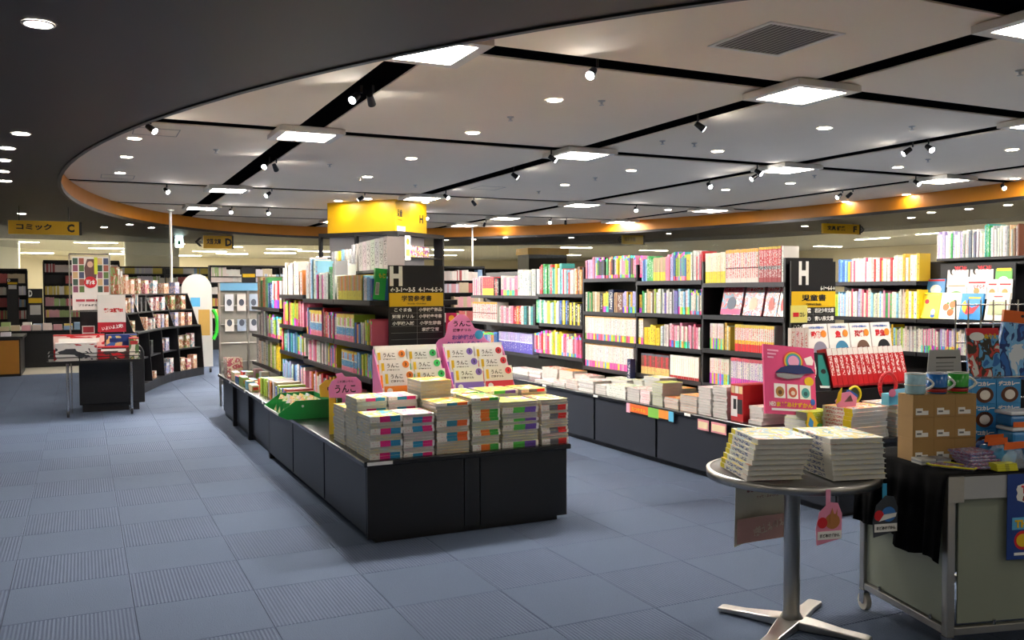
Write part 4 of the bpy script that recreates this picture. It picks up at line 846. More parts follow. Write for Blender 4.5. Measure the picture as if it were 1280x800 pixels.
for k, (a, b_, zz, h, X, c, lab, ti) in enumerate([(1158,1180,.16,.16,.115,'#4888c0','blue and white patterned picture book behind the yellow one',''),(1183,1207,.16,.13,.115,'#d8dcd4','green hill picture book behind the fruit book',''),(1208,1232,.16,.17,.115,'#e8e0dc','pale picture book with red letters behind the bird book','なぞなぞ'),(1233,1246,.16,.15,.115,'#dcd8d0','narrow pink picture book in the second row',''),(1247,1264,.16,.15,.115,'#d8dcd8','grey-green picture book in the second row',''),
        (1183,1209,.25,.185,.133,'#cac6c2','left of two identical magazines with red title','MOE'),(1211,1240,.25,.185,.133,'#cac6c2','right of two identical magazines with red title','MOE'),(1243,1264,.25,.17,.133,'#58a040','green magazine right of the red titled pair','')]):
    b, w_ = facing_px(a, b_, zs+zz+.0015, h, X3+X-.0, lab, mat('rackbook%d' % k, c, .4), 'picture books in the sloping rack', 'picture_book_display', 5, .008)
    if ti: text(ti, b, w_*.62, h*(.82 if ti == 'MOE' else .55), w_*.6, .035 if ti == 'MOE' else .03, REDP, name='title', bold=.02)
    if ti == 'MOE': disc(b, w_*.25, h*.72, .025, .035, INK, name='portrait_hair'); disc(b, w_*.3, h*.66, .015, .02, mat('pb_face', '#e8d8c8', .5), y=-.003, name='portrait_face')
    elif k == 0: plate(b, .004, w_-.004, h*.88, h*.96, REDP, name='title'); disc(b, w_*.5, h*.45, .05, .04, SIGNW)
    elif k == 1: disc(b, w_*.5, .03, .06, .03, mat('leaf', '#5c9040', .5)); plate(b, .01, w_-.01, h*.75, h*.82, mat('pb_tan', '#a08850', .5), name='title')
    elif k == 7: plate(b, .01, w_-.01, h*.72, h*.84, SIGNY, name='title'); disc(b, w_*.5, h*.3, .04, .03, SIGNW)
    else: plate(b, .01, w_-.01, h*.7, h*.78, REDP, name='title'); disc(b, w_*.5, h*.35, .025, .025, mat('pb_tan', '#a08850', .5))
o = box(-.1, .2, 1.03, 2.05, 0, .02).build('top_board', SHELF, None, (X3+.22, 3.0, 1.571)); tag(o, 'black top board of the picture book case', 'shelf board')
row(X3+.14, 1.5925, [(1168,1200,9,.21,'txt',['white','lavender','white','green']),(1200,1228,10,.21,'txt',['slate','black','grey','white']),(1228,1236,3,.25,'inv',['teal','green']),(1236,1255,6,.23,'txt',['white','grey']),(1256,1270,5,.23,'txt',['tan','brown','grey','black'])], 'top row above the magazine rack', 'picture book', 'picture_book', d=.2, group='picture books on the top board')
# ================================================================ round steel table in the foreground
TC = (2.55, 2.73)
t = thing('round_table', 'round steel pedestal table with four-pronged foot in the foreground', 'table', (TC[0], TC[1], 0))
b = MB().lathe([(0, .601), (.322, .601), (.335, .607), (.335, .632), (.326, .635), (.322, .632), (0, .632)], n=64); b.build('tabletop', [mat('table_grey', '#5c5b5a', .4)], t)
MB().lathe([(.3225, .6005), (.336, .604), (.337, .634), (.3225, .6365)], n=64).build('rim', STEEL, t)
MB().lathe([(.0, .03), (.05, .03), (.032, .06), (.031, .6), (.06, .6005)], n=32).build('column', STEEL, t)
for k in range(4):
    a = R(28+90*k); c, s = math.cos(a), math.sin(a)
    vs = []
    for r, w, z in ((.0, .045, .04), (.07, .042, .036), (.2, .028, .026), (.29, .03, .022), (.305, .024, .02)):
        for sg, zz in ((-1, .004), (1, .004), (1, z), (-1, z)): vs.append((r*c-sg*w*s, r*s+sg*w*c, zz if r else .004 if zz == .004 else z))
    fs = [(4*i+q, 4*i+(q+1) % 4, 4*i+4+(q+1) % 4, 4*i+4+q) for i in range(4) for q in range(4)]+[(16, 17, 18, 19), (3, 2, 1, 0)]
    MB().add(vs, fs).build('foot', STEEL, t, bevel=.004); MB().cyl((.29*c, .29*s, 0), (.29*c, .29*s, .0045), .014, n=12).build('foot_pad', INK, t)
dino = cover('dino', ['#e8e2cc', '#4c9c9c', '#d8c850', '#e4e0d4', '#e0c840', '#90b8c0', '#e0dcd0', '#b87850'], 2.4)
dsp = spine('dinospine', '#305090', [(.0, .16, '#e8d818'), (.16, .2, '#f0eee6')], base='#ece9e0', density=.5, lo=.24, hi=.8, size=10)
stack(2.42, 2.705, .6366, .285, .222, .0196, 8, R(-109.5), dino, dsp, 'left pile on the round steel table', 'S', kind='dinosaur guide', name='stacked_guide', jit=.003, twist=.012, drift=(-.005, .004))
stack(2.655, 2.6, .6366, .285, .222, .0196, 8, R(-105), dino, dsp, 'right pile on the round steel table', 'S', kind='dinosaur guide', name='stacked_guide', jit=.004, twist=.015, drift=(.001, -.001))
for nm_, lab, x, y, c1, c2, strap in (('hang_tag', 'pink hanging pop tag with deer picture on the round table', 2.422, 2.405, '#e890b0', '#b87840', '#e898b8'), ('hang_tag', 'blue hanging pop tag with train picture on the round table', 2.685, 2.388, '#3a4048', '#3878c0', '#38a0d0')):
    t = thing(nm_, lab, 'tag', (x, y, .43), R(-12))
    MB().prism([(-.05, 0), (.05, .02), (.052, .11), (.035, .15), (0, .155), (-.04, .12), (-.054, .06)], 0, .002, 'y').build('card', mat('tag_'+c1, c1, .45), t)
    MB().prism([(-.012, .13), (.006, .135), (.006, .2), (-.012, .2)], .002, .004, 'y').build('strap', mat('strap_'+strap, strap, .45), t)
    plate(t, -.048, .048, .02, .05, SIGNW, name='caption'); text('まどあけずかん', t, 0, .035, .08, .013, INK, y=-.004, bold=.02)
    disc(t, .012, .085, .03, .028, mat('tagpic_'+c2, c2, .5), name='picture'); disc(t, -.03, .082, .02, .02, REDP, y=-.003, name='badge')
    if c2 == '#3878c0': poly(t, [(-.03, .06), (.04, .075), (.045, .09), (-.01, .085)], SIGNW, y=-.0035, name='picture')
    else: poly(t, [(.0, .1), (.01, .135), (.02, .1), (.03, .13), (.03, .08), (.0, .075)], mat('tagpic_'+c2, c2, .5), y=-.0035, name='picture')
# paper notice hanging below the far rim, seen from behind so its print reads backwards
t = thing('hanging_notice', 'pale paper notice seen from behind under the round table', 'notice', (2.475, 2.99, .262))
b = MB(); n = 14; vs = []
for i in range(n+1):
    u = i/n; xx = u*.335; dep = .02*math.sin(u*math.pi)
    for zz, off in ((-.012*math.sin(u*math.pi)*-1, 0), (.335, -.01)): vs.append((xx, dep+off, zz))
b.add(vs, [(2*i, 2*i+2, 2*i+3, 2*i+1) for i in range(n)]); o = b.build('sheet', mat('notice_paper', '#dcd7c6', .7), t); sd = o.modifiers.new('s', 'SOLIDIFY'); sd.thickness = .001
plate(t, .004, .33, .015, .12, mat('notice_pink', '#c69a94', .7), y=-.012, name='colour_band')
text('第2弾!!', t, .17, .25, .23, .05, mat('notice_red', '#a87870', .7), y=-.012, mirror=True, bold=.05); text('いよいよ上映!', t, .19, .075, .2, .04, mat('notice_light', '#d8c8bc', .7), y=-.015, mirror=True, rot=.2); text('スペシャル・ブック', t, .17, .205, .12, .014, mat('notice_red', '#a87870', .7), y=-.012, mirror=True)
box(.331, .341, -.012, -.004, 0, .338).build('edge_strip', CARD, t)
# ================================================================ goods trolley on the right
ALU = mat('aluminium', '#b8b6b0', .35, .85); SHEET = mat('green_grey_sheet', '#8a9182', .55, noise=.05, nscale=3); CLOTH = mat('black_cloth', '#08080a', .95, spec=.1)
ct = thing('goods_trolley', 'aluminium wheeled trolley with grey-green panels and a black cloth', 'trolley', (2.81, 2.22, 0), R(-14.8))
W_, D_, H_ = 1.15, .56, .68
for x in (0, W_-.032):
    for y in (0, D_-.032): box(x, x+.032, y, y+.032, .085, H_-.085).build('post', ALU, ct, bevel=.004)
box(-.002, W_+.002, -.004, .02, H_-.09, H_-.008).build('front_beam', mat('beam_grey', '#a8aaac', .4), ct); box(-.004, .06, -.006, .024, H_-.1, H_-.006).build('corner_cap', ALU, ct); box(0, .02, .024, D_, H_-.09, H_-.008).build('side_beam', ALU, ct); box(W_-.02, W_, .02, D_, H_-.09, H_-.008).build('side_beam', ALU, ct); box(0, W_, D_-.02, D_, H_-.09, H_-.008).build('back_beam', ALU, ct)
for y in (.002, D_-.03): box(.032, W_-.032, y, y+.026, .09, .118).build('rail', ALU, ct, bevel=.003)
for x in (.002, W_-.03): box(x, x+.026, .032, D_-.032, .09, .118).build('rail', ALU, ct, bevel=.003)
box(.012, .018, .036, D_-.036, .125, H_-.09).build('side_sheet', SHEET, ct); box(.052, W_-.05, .012, .018, .13, H_-.09).build('front_sheet', SHEET, ct); box(.04, W_-.04, D_-.02, D_-.014, .13, H_-.09).build('back_sheet', SHEET, ct)
for y in (.1, .42): MB().cyl((.006, y, .12), (.006, y, .138), .006, n=10).build('clip', CHROME, ct)
for x in (.2, .7): MB().cyl((x, .006, .12), (x, .006, .138), .006, n=10).build('clip', CHROME, ct)
box(0, W_, 0, D_, H_-.008, H_).build('board', mat('trolley_board', '#30302e', .6), ct)
for x in (.016, W_-.016):
    for y in (.016, D_-.016):
        c = MB().cyl((x-.011, y, .035), (x+.011, y, .035), .035, n=20).build('wheel', mat('caster_rubber', '#c8c4b8', .6), ct); MB().cyl((x-.0125, y, .035), (x+.0125, y, .035), .012, n=12).build('hub', CHROME, c)
        f = MB().box(x-.016, x-.0125, y-.015, y+.015, .03, .075).box(x+.0125, x+.016, y-.015, y+.015, .03, .075).box(x-.016, x+.016, y-.018, y+.018, .075, .085).build('caster_fork', CHROME, ct)
# cloth: top sheet, left drop with folds
b = MB(); n = 28; vs = []
for i in range(n+1):
    u = i/n; y = -.004+u*(D_+.0); w = .008+.010*math.sin(u*19)+.006*math.sin(u*43+1); low = .40-.05*(1-u)+.018*math.sin(u*11+.6)
    vs += [(.55, y, H_+.003), (-.004, y, H_+.003), (-.010-.3*w, y, H_-.02), (-.016-w, y, (H_+low)/2), (-.018-1.7*w, y, low)]
b.add(vs, [(5*i+q, 5*i+5+q, 5*i+6+q, 5*i+1+q) for i in range(n) for q in range(4)], smooth=True); o = b.build('table_cloth', CLOTH, ct); sd = o.modifiers.new('s', 'SOLIDIFY'); sd.thickness = .002
TW = Matrix.Translation((2.81, 2.22, 0)) @ Matrix.Rotation(R(-14.8), 4, 'Z')
def tw(x, y, z): return TW @ Vector((x, y, z))
TZ = H_+.0045; TR = R(-14.8)
def cthing(name, label, cat, x, y, z, rz=0, group=None): return thing(name, label, cat, tw(x, y, z), TR+rz, group)
# poster on the trolley front
t = cthing('trolley_poster', 'blue poster with cloud lettering hanging on the trolley front', 'poster', .235, -.0075, .36)
box(0, .3, -.003, 0, 0, .315).build('sheet', mat('poster_blue', '#183c88', .4), t)
MB().prism([(.03+.09+.085*math.cos(2*math.pi*i/24)*(1+.08*math.cos(7*2*math.pi*i/24)), .245+.05*math.sin(2*math.pi*i/24)*(1+.08*math.cos(7*2*math.pi*i/24))) for i in range(24)], -.005, -.003, 'y').build('cloud', SIGNW, t)
text('THOMAS', t, .125, .258, .14, .03, REDP, y=-.006, bold=.05); text('& FRIENDS', t, .125, .225, .13, .02, mat('dark_red_print', '#8c1c20', .5), y=-.006, bold=.04)
plate(t, .02, .2, .11, .155, mat('poster_sky', '#5ab0e0', .5), y=-.0032, name='title_panel'); text('THOMAS', t, .11, .132, .16, .03, SIGNY, y=-.006, bold=.05); disc(t, .065, .07, .035, .035, REDP, y=-.0032, name='badge'); disc(t, .065, .07, .027, .024, SIGNY, y=-.0045, name='badge'); plate(t, .03, .28, .015, .025, SIGNW, y=-.0032, name='caption_bar')
# brown cartons, three by three
KRAFT = mat('kraft_carton', '#a5814d', .7, noise=.06, nscale=14); KR2 = mat('kraft_seam', '#8a6a3c', .8)
rn = ['bottom', 'middle', 'top']; cn = ['left', 'middle', 'right']
for r in range(3):
    for c in range(3):
        t = cthing('brown_carton', 'small brown carton, %s of the %s row in the carton wall' % (cn[c], rn[r]), 'carton', .022+.0925*c, .24, TZ+.0858*r, 0, 'brown cartons under the mugs')
        box(0, .0915, 0, .095, 0, .0853).build('box', KRAFT, t); plate(t, .0, .0915, .0845, .0852, KR2, y=0, t=.0005, name='flap_seam')
        plate(t, .012, .042, .008, .034, CARD, y=0, name='label'); plate(t, .042, .066, .008, .024, CARD, y=0, name='label'); plate(t, .017, .037, .017, .024, mat('label_ink', '#707070', .6), y=-.0011, t=.0004, name='print')
for k, (c, nm_) in enumerate([('#9cc4d4', 'pale blue'), ('#2a6cb4', 'deep blue'), ('#38a038', 'green')]):
    t = cthing('mug', '%s mug with white handle on the brown cartons' % nm_, 'mug', .062+.094*k, .285, TZ+.2577, R(-32), 'mugs on the brown cartons')
    MB().lathe([(0, 0), (.034, 0), (.037, .004), (.0395, .078), (.0365, .078), (.034, .006), (0, .006)], n=28).build('body', mat('mug_%d' % k, c, .2), t); MB().lathe([(.0362, .0775), (.0398, .0775), (.0396, .081), (.0364, .081), (.0362, .0775)], n=28).build('rim', mat('mug_white', '#f0efea', .2), t)
    hp = [(.038+.026*math.sin(q*math.pi/8), 0, .064-.048*(q/8)) for q in range(9)]; MB().tube(hp, .0048, 8).build('handle', mat('mug_white', '#f0efea', .2), t)
    if k: MB().lathe([(.0362, .006), (.0376, .006), (.0383, .02), (.037, .02)], n=28).build('colour_band', mat('mug_red', '#a82020', .3), t); MB().lathe([(.0378, .0195), (.0386, .0195), (.0386, .026), (.0378, .026)], n=28).build('dark_band', INK, t)
    else: MB().lathe([(.0385, .035), (.0397, .035), (.0397, .038), (.0385, .038)], n=28).build('stripe', mat('mug_cream', '#e8dcc8', .3), t)
BLUES = [mat('pack_blue%d' % i, c, .25) for i, c in enumerate(['#2c78b8', '#1c4c98', '#58a8d8', '#3c90cc'])]; HEADER = mat('orange_header', '#e0641c', .4)
# tent card, colouring book, curry boxes, lunch boxes, wrapped goods
t = cthing('tent_card', 'grey folded price tent card behind the mugs', 'card', .195, .335, TZ+.0005); t.rotation_euler = (0, 0, TR)
box(.03, .11, .035, .115, 0, .31).build('plinth_box', mat('stand_grey', '#8e8e8c', .5), t); MB().prism([(-.01, .31), (.15, .31), (.14, .42), (0, .42)], .05, .054, 'y').build('card', mat('tent_grey', '#a8a8a6', .45), t); plate(t, .03, .12, .385, .391, INK, y=.0495, name='slot')
for k in range(3): plate(t, .03, .11, .335+.015*k, .339+.015*k, mat('label_ink', '#707070', .6), y=.0495, name='print')
t = cthing('wire_rack', 'chrome wire grid rack at the back of the trolley', 'display rack', .4, .47, TZ)
for x in (0, .06, .12, .18, .24, .3, .36, .42, .48): MB().cyl((x, .03, 0), (x, .03, .62), .003, n=8).build('upright_wire', CHROME, t)
for k in range(8): MB().cyl((0, .03, .04+.08*k), (.48, .03, .04+.08*k), .003, n=8).build('cross_wire', CHROME, t)
box(0, .3, -.07, .027, .3, .304).build('shelf', CHROME, t)
t = cthing('colouring_book', 'blue colouring book with red top standing on the wire rack', 'book', .41, .425, TZ+.3045); t.rotation_euler = (R(-6), 0, TR)
box(0, .15, 0, .012, 0, .2).build('cover', cover('colbook', ['#2868b0', '#2868b0', '#60a8d8', '#38342c', '#c84038', '#d8d8d0'], 3.), t); plate(t, .0, .15, .17, .2, REDP, y=0, name='title_band'); disc(t, .045, .165, .035, .018, SIGNW, y=-.0012, name='title_cloud'); text('ぬりえ', t, .11, .165, .06, .022, SIGNY, bold=.04)
for k in range(2):
    for j in range(3):
        t = cthing('curry_box', 'light blue curry kit box, %s on the %s stack' % (['lowest', 'middle', 'top'][j], ['left', 'right'][k]), 'box', .36+.115*k, .345, TZ+.1*j, 0, 'curry kit boxes')
        box(0, .112, 0, .045, 0, .099).build('carton', BLUES[3], t); disc(t, .06, .036, .04, .032, mat('curry_brown', '#5c3018', .4), y=0, name='picture'); disc(t, .06, .036, .024, .02, mat('rice_white', '#ece6dc', .5), y=-.0012, name='picture')
        text('デコカレー', t, .056, .082, .098, .02, SIGNW, y=-.001, bold=.06); text('ごはん', t, .06, .062, .045, .012, INK, y=-.001, bold=.03)
for k in range(3):
    t = cthing('lunch_box', 'blue lunch box with white lid, %s in the right stack' % ['lowest', 'middle', 'top'][k], 'lunch box', .43, .19+.01*k, TZ+.062*k, 0, 'blue lunch boxes')
    box(0, .15, 0, .09, 0, .045).build('body', BLUES[0 if k != 1 else 3], t, bevel=.012); box(-.003, .153, -.003, .093, .0455, .061).build('lid', mat('lid_white', '#d8dce0', .25), t, bevel=.006)
    if k == 2: box(.01, .14, -.003, .0, .0, .02).build('orange_tab', HEADER, t)
for k in range(3):
    t = cthing('wrapped_bowl', 'blue bowl in clear wrap with orange header, %s from the cartons' % ORD[k], 'bowl', [.305, .35, .30][k], [.175, .25, .085][k], TZ, 0, 'wrapped blue bowls')
    MB().lathe([(0, .002), (.03, 0), (.038, .03), (.04, .05), (.036, .052), (.028, .065), (0, .07)], n=20).build('bowl', BLUES[k], t)
    MB().prism([(-.045, .0), (.045, 0), (.05, .03), (.035, .068), (-.02, .07), (-.05, .04)], -.046, -.0445, 'y').build('wrap', mat('clear_wrap', '#d8e4f0', .1, alpha=.25), t)
    o = MB().prism([(-.04, .07), (.045, .075), (.045, .1), (-.035, .098)], -.044, -.042, 'y').build('header_card', HEADER, t)
fold = cover('towel', ['#1c3c80', '#1c3c80', '#e8e4e0', '#2868b0', '#c03838', '#1c3c80'], 9.)
for k in range(5):
    t = cthing('folded_towel', '%s folded patterned towel from the bottom of the towel pile' % ORD[k], 'towel', .135+.004*k, .05+.008*k, TZ+.011*k, R(4*k-8), 'folded towels on the trolley')
    MB().box(0, .13, 0, .11, 0, .0104).build('cloth', fold, t, bevel=.004)
t = cthing('bib_cloth', 'dark blue cloth with yellow wavy border on the trolley corner', 'cloth', .03, .035, TZ)
pts = [(0, .13), (.0, .1), (.02, .085), (.035, .06), (.055, .045), (.075, .02), (.1, .0), (.13, .02), (.12, .06), (.1, .12), (.05, .15)]
MB().prism(pts, 0, .006, 'z').build('cloth', cover('towel', None), t); MB().tube([(x, y, .006) for x, y in pts+pts[:1]], .0035, 8).build('border', mat('border_yellow', '#dcdc28', .5), t)
for k in range(4):
    t = cthing('yellow_pouch', '%s thin yellow edged pouch from the bottom at the trolley front' % ORD[k], 'pouch', .205, .004+.002*k, TZ+.0065*k, 0, 'thin yellow pouches'); box(0, .085, 0, .042, 0, .0062).build('pouch', mat('pouch_yellow', '#d4d030', .5), t); box(.034, .05, -.0005, 0, 0, .0062).build('band', mat('pouch_band', '#a8a438', .5), t)
for k in range(6):
    t = cthing('badge_pack', 'flat clear badge pack, %s in the %s of two small piles' % (['bottom', 'middle', 'top'][k % 3], ['left', 'right'][k//3]), 'pack', .012+.064*(k//3), .168, TZ+.0068*(k % 3), 0, 'flat badge packs'); box(0, .06, 0, .065, 0, .0065).build('pack', mat('pack_clear%d' % (k % 2), ['#b8b8b4', '#8c9098'][k % 2], .25), t)
t = cthing('hanging_bag', 'blue vinyl bag with orange header hanging at the right edge', 'bag', .57, .44, .98); t.rotation_euler = (0, R(6), TR)
MB().prism([(0, 0), (.16, 0), (.17, .05), (.165, .235), (-.005, .235), (-.02, .1)], 0, .03, 'y').build('bag', cover('vinyl', ['#2868b8', '#2868b8', '#183878', '#78b8e8', '#d8e0e8'], 3.), t, bevel=.008); MB().prism([(-.01, .235), (.17, .235), (.17, .285), (-.01, .285)], .008, .02, 'y').build('header_card', HEADER, t); disc(t, .08, .265, .008, .006, INK, y=.0075, name='hanging_hole')
# loose wrapped toys right edge of the picture
t = cthing('wrapped_toy', 'blue toy in crinkled clear bag at the right picture edge', 'toy', .41, .03, TZ); MB().lathe([(0, 0), (.06, 0), (.075, .03), (.07, .07), (.04, .095), (0, .1)], c=(.05, .05, 0), n=16).build('toy', BLUES[0], t); disc(t, .05, .05, .032, .03, mat('toy_grey', '#c0c4c8', .4), y=-.026, name='face_plate'); MB().prism([(-.04, 0), (.14, 0), (.15, .06), (.1, .12), (0, .115), (-.045, .06)], -.031, -.03, 'y').build('wrap', mat('clear_wrap', '#d8e4f0', .1, alpha=.25), t)
# ================================================================ left middle ground: promotion cart, poster frame, curved toy bookcase
BLK = mat('black_metal', '#0e0e10', .4)
t = thing('promo_cart', 'black wheeled promotion table with wire rail and red boxes', 'cart', (.12, 10.85, 0))
box(-.46, .46, -.22, .22, .59, .615).build('tabletop', BLK, t)
for x in (-.27, .36):
    for y in (-.12, .12):
        MB().cyl((x, y, .07), (x, y, .59), .014, n=10).build('leg', CHROME if y < 0 else BLK, t)
        c = MB().cyl((x-.012, y, .033), (x+.012, y, .033), .033, n=16).build('wheel', BLK, t); MB().cyl((x-.013, y, .033), (x+.013, y, .033), .014, n=10).build('hub', CHROME, c)
        MB().box(x-.017, x-.0135, y-.012, y+.012, .03, .07).box(x+.0135, x+.017, y-.012, y+.012, .03, .07).box(x-.017, x+.017, y-.015, y+.015, .07, .076).build('caster_fork', CHROME, t)
    MB().cyl((x, -.12, .3), (x, .12, .3), .008, n=8).build('cross_bar', BLK, t)
for z in (.655, .695):
    MB().tube([(-.45, -.21, z), (.45, -.21, z), (.45, .21, z), (-.45, .21, z), (-.45, -.21, z)], .005, 8).build('rail_wire', BLK, t)
for x in (-.45, -.15, .15, .45): MB().cyl((x, -.21, .615), (x, -.21, .7), .005, n=8).build('rail_post', BLK, t)
bx = [(-.4, .1, -.02, .26, '#b81820', ['#b81820', '#b81820', '#e8c8c0', '#c83038'], 'large red gift box at the back left of the promotion table'), (.12, .43, .0, .25, '#1c3c80', ['#1c3c80', '#1c3c80', '#d8c080', '#3868b0'], 'dark blue gift box at the back of the promotion table'),
      (-.38, .02, -.18, .18, '#d8d4d0', ['#d8d4d0', '#303038', '#d8d4d0', '#b03038'], 'white box with dark figures at the table front left'), (.03, .34, -.18, .13, '#c02028', ['#c02028', '#e8dcd0', '#48302c', '#c02028'], 'low red and white box at the table front middle'), (.345, .44, -.18, .22, '#b03030', ['#b03030', '#d8b870', '#587848', '#d8d0c0'], 'tall multicoloured box at the table front right')]
for k, (x0, x1, y0, h, c, cs, lab) in enumerate(bx):
    t = thing('gift_box', lab, 'box', (.12+x0, 10.85+y0, .6155)); box(0, x1-x0, 0, .14, 0, h).build('carton', cover('gift%d' % k, cs, 1.6), t); box(-.002, x1-x0+.002, -.002, .142, h, h+.012).build('lid', mat('giftlid%d' % k, c, .4), t); plate(t, (x1-x0)*.1, (x1-x0)*.9, h*.72, h*.9, SIGNW if k in (0, 3) else mat('giftlid%d' % k, c, .4), y=-.0005, name='title_band')
t = thing('bookcase_end', 'black cabinet end standing behind the promotion table', 'cabinet', (-.04, 11.12, 0))
box(.03, .62, .02, .6, 0, .08).build('plinth', SHELF, t); MB().prism([(0, .08), (.68, .08), (.68, .66), (.655, .72), (.6, .75), (0, .75)], 0, .6, 'y').build('body', SHELF, t, bevel=.01); box(.02, .25, .1, .104, .75, 1.17).build('backboard', SHELF, t)
t = thing('poster_frame', 'chrome tube poster frame standing on the black cabinet', 'poster frame', (-.115, 11.10, 0))
MB().tube([(0, .0, 0), (0, 0, 1.775), (.41, 0, 1.775), (.41, 0, 1.12)], .008, 8).build('tube_frame', CHROME, t); box(.0, .41, -.006, .006, 1.13, 1.14).build('cross_bar', CHROME, t)
b = box(.025, .4, -.012, -.0085, 1.15, 1.745).build('sheet', mat('poster_white', '#e6e2dc', .5), t)
pc = ['#3c5848', '#a05848', '#c8a878', '#48506c', '#885068', '#5c7840']; k = 0
for r in range(5):
    for c in (0, 1, 4, 5):
        plate(t, .035+.062*c, .085+.062*c, 1.66-.078*r, 1.73-.078*r, mat('pposter%d' % (k % 6), pc[k % 6], .5), y=-.0125, name='portrait'); k += 1
poly(t, [(.16, 1.5), (.15, 1.62), (.18, 1.72), (.25, 1.72), (.28, 1.6), (.27, 1.5)], mat('poster_fig', '#6a4a48', .5), y=-.0125, name='figure'); disc(t, .21, 1.66, .03, .035, mat('poster_skin', '#e0b8a0', .5), y=-.014, name='figure'); plate(t, .25, .285, 1.55, 1.74, mat('poster_lime', '#c8cc38', .5), y=-.0145, name='title_strip')
disc(t, .21, 1.46, .065, .065, REDP, y=-.015, name='badge'); text('単行本', t, .21, 1.46, .09, .06, SIGNW, y=-.0175, bold=.04)
for k in range(3): plate(t, .06+.1*k, .15+.1*k, 1.245, 1.27, mat('poster_rose', '#b83c48', .5), y=-.0125, name='caption_bar')
text('ブラボ★ポスター', t, .21, 1.205, .25, .024, INK, y=-.013)
t = thing('campaign_poster', 'white and red campaign poster right of the black board', 'poster', (.16, 11.065, .9)); box(0, .29, 0, .004, 0, .42).build('sheet', mat('poster_grey', '#d4d2cc', .5), t); plate(t, 0, .29, 0, .11, mat('poster_crimson', '#b01c30', .5), y=-.0005, name='colour_band'); text('第2弾!!', t, .16, .245, .2, .05, REDP, y=-.002, bold=.05); text('いよいよ上映!', t, .15, .055, .22, .045, SIGNW, y=-.003, rot=.15, bold=.03)
box(.02, .025, .004, .02, -.28, .1).build('leg', CHROME, t); box(.265, .27, .004, .02, -.28, .1).build('leg', CHROME, t)
t = thing('notice_card', 'small red and white card on the black board', 'card', (.0, 11.212, .82)); box(0, .13, 0, .004, 0, .15).build('card', SIGNW, t); plate(t, .01, .12, .01, .06, REDP, y=-.0005); plate(t, .01, .12, .075, .14, mat('poster_rose', '#b83c48', .5), y=-.0005)
# curved bookcase
CP = [(.70, 12.75), (.855, 13.28), (1.066, 14.0), (1.347, 14.65), (1.777, 15.3)]
def cpt(s):      # smooth curve through the measured floor line, s in 0..1
    s = max(0, min(1, s))*4; i = min(3, int(s)); f = s-i
    P = [Vector(p) for p in CP]; p0 = P[i-1] if i else P[0]*2-P[1]; p3 = P[i+2] if i < 3 else P[4]*2-P[3]
    a, b_ = P[i], P[i+1]; f2, f3 = f*f, f*f*f
    return .5*((2*a)+(b_-p0)*f+(2*p0-5*a+4*b_-p3)*f2+(3*a-p0-3*b_+p3)*f3)
def cn(s):
    d = (cpt(min(1, s+.02))-cpt(max(0, s-.02))).normalized(); return Vector((-d.y, d.x))   # away from the aisle
def cslab(name, d0, d1, z0, z1, m, parent, s0=0, s1=1, n=16):
    vs = []
    for i in range(n+1):
        s = s0+(s1-s0)*i/n; p, q = cpt(s), cn(s); a = p+q*d0; c = p+q*d1
        vs += [(a.x, a.y, z0), (c.x, c.y, z0), (c.x, c.y, z1), (a.x, a.y, z1)]
    fs = [(4*i+q, 4*i+(q+1) % 4, 4*i+4+(q+1) % 4, 4*i+4+q) for i in range(n) for q in range(4)]+[(3, 2, 1, 0), tuple(4*n+q for q in range(4))]
    return MB().add(vs, fs).build(name, m, parent)
t = thing('curved_bookcase', 'black curved bookcase with stepped shelves of toys', 'bookcase', (0, 0, 0))
cslab('plinth', .0, .4, 0, .1, SHELF, t); cslab('shelf', .0, .4, .1, .12, SHELF, t); cslab('shelf', .05, .4, .44, .46, SHELF, t); cslab('shelf', .04, .42, .79, .815, SHELF, t); cslab('back_panel', .4, .42, .1, 1.3, SHELF, t); cslab('shelf', .18, .4, 1.05, 1.07, SHELF, t); cslab('shelf', .26, .42, 1.3, 1.32, SHELF, t)
for s in (.0, .27, .52, .76, 1.0):
    p, q = cpt(s), cn(s); a = math.atan2(q.y, q.x)
    MB().prism([(.0, .1), (.41, .1), (.41, 1.3), (.26, 1.3), (.17, 1.05), (.1, .83), (.04, .79)], -.009, .009, 'y').build('divider', SHELF, t, (p.x, p.y, 0), a)
toyc = [['#d8b0b8', '#e8d8d0', '#c06070', '#e8e0a0'], ['#b8a0c0', '#e0d0d8', '#8898c8', '#e8c8a0'], ['#c8b068', '#e8e0c8', '#b06848', '#88a868'], ['#c06058', '#f0e0d0', '#d89878', '#e8d0a8'], ['#d8c8a0', '#c06878', '#e8e0d8', '#88b0c0']]
cellz = {'bottom': .12, 'second': .46, 'third': .815, 'fourth': 1.07, 'top': 1.32}
def toy(s, d, zn, w, h, k, dd=.12, dark=False):
    p, q = cpt(s), cn(s); p = p+q*d; a = math.atan2(q.y, q.x)-math.pi/2
    o = thing('toy_box', '%s toy box from the left on the %s shelf of the curved bookcase' % (ordinal(CNT.setdefault(zn, 0)), zn), 'toy box', (p.x, p.y, cellz[zn]+.0005), a, 'toy boxes on the curved bookcase'); CNT[zn] += 1
    box(-w/2, w/2, 0, dd, 0, h).build('carton', cover('toy%d' % (k % 5) if not dark else 'toydark', toyc[k % 5] if not dark else ['#282828', '#484848', '#202020'], 3.), o); plate(o, -w*.4, w*.4, h*.7, h*.92, SIGNW if not dark else mat('dark_grey', '#303034', .5), y=-.0005, name='title_band')
CNT = {}
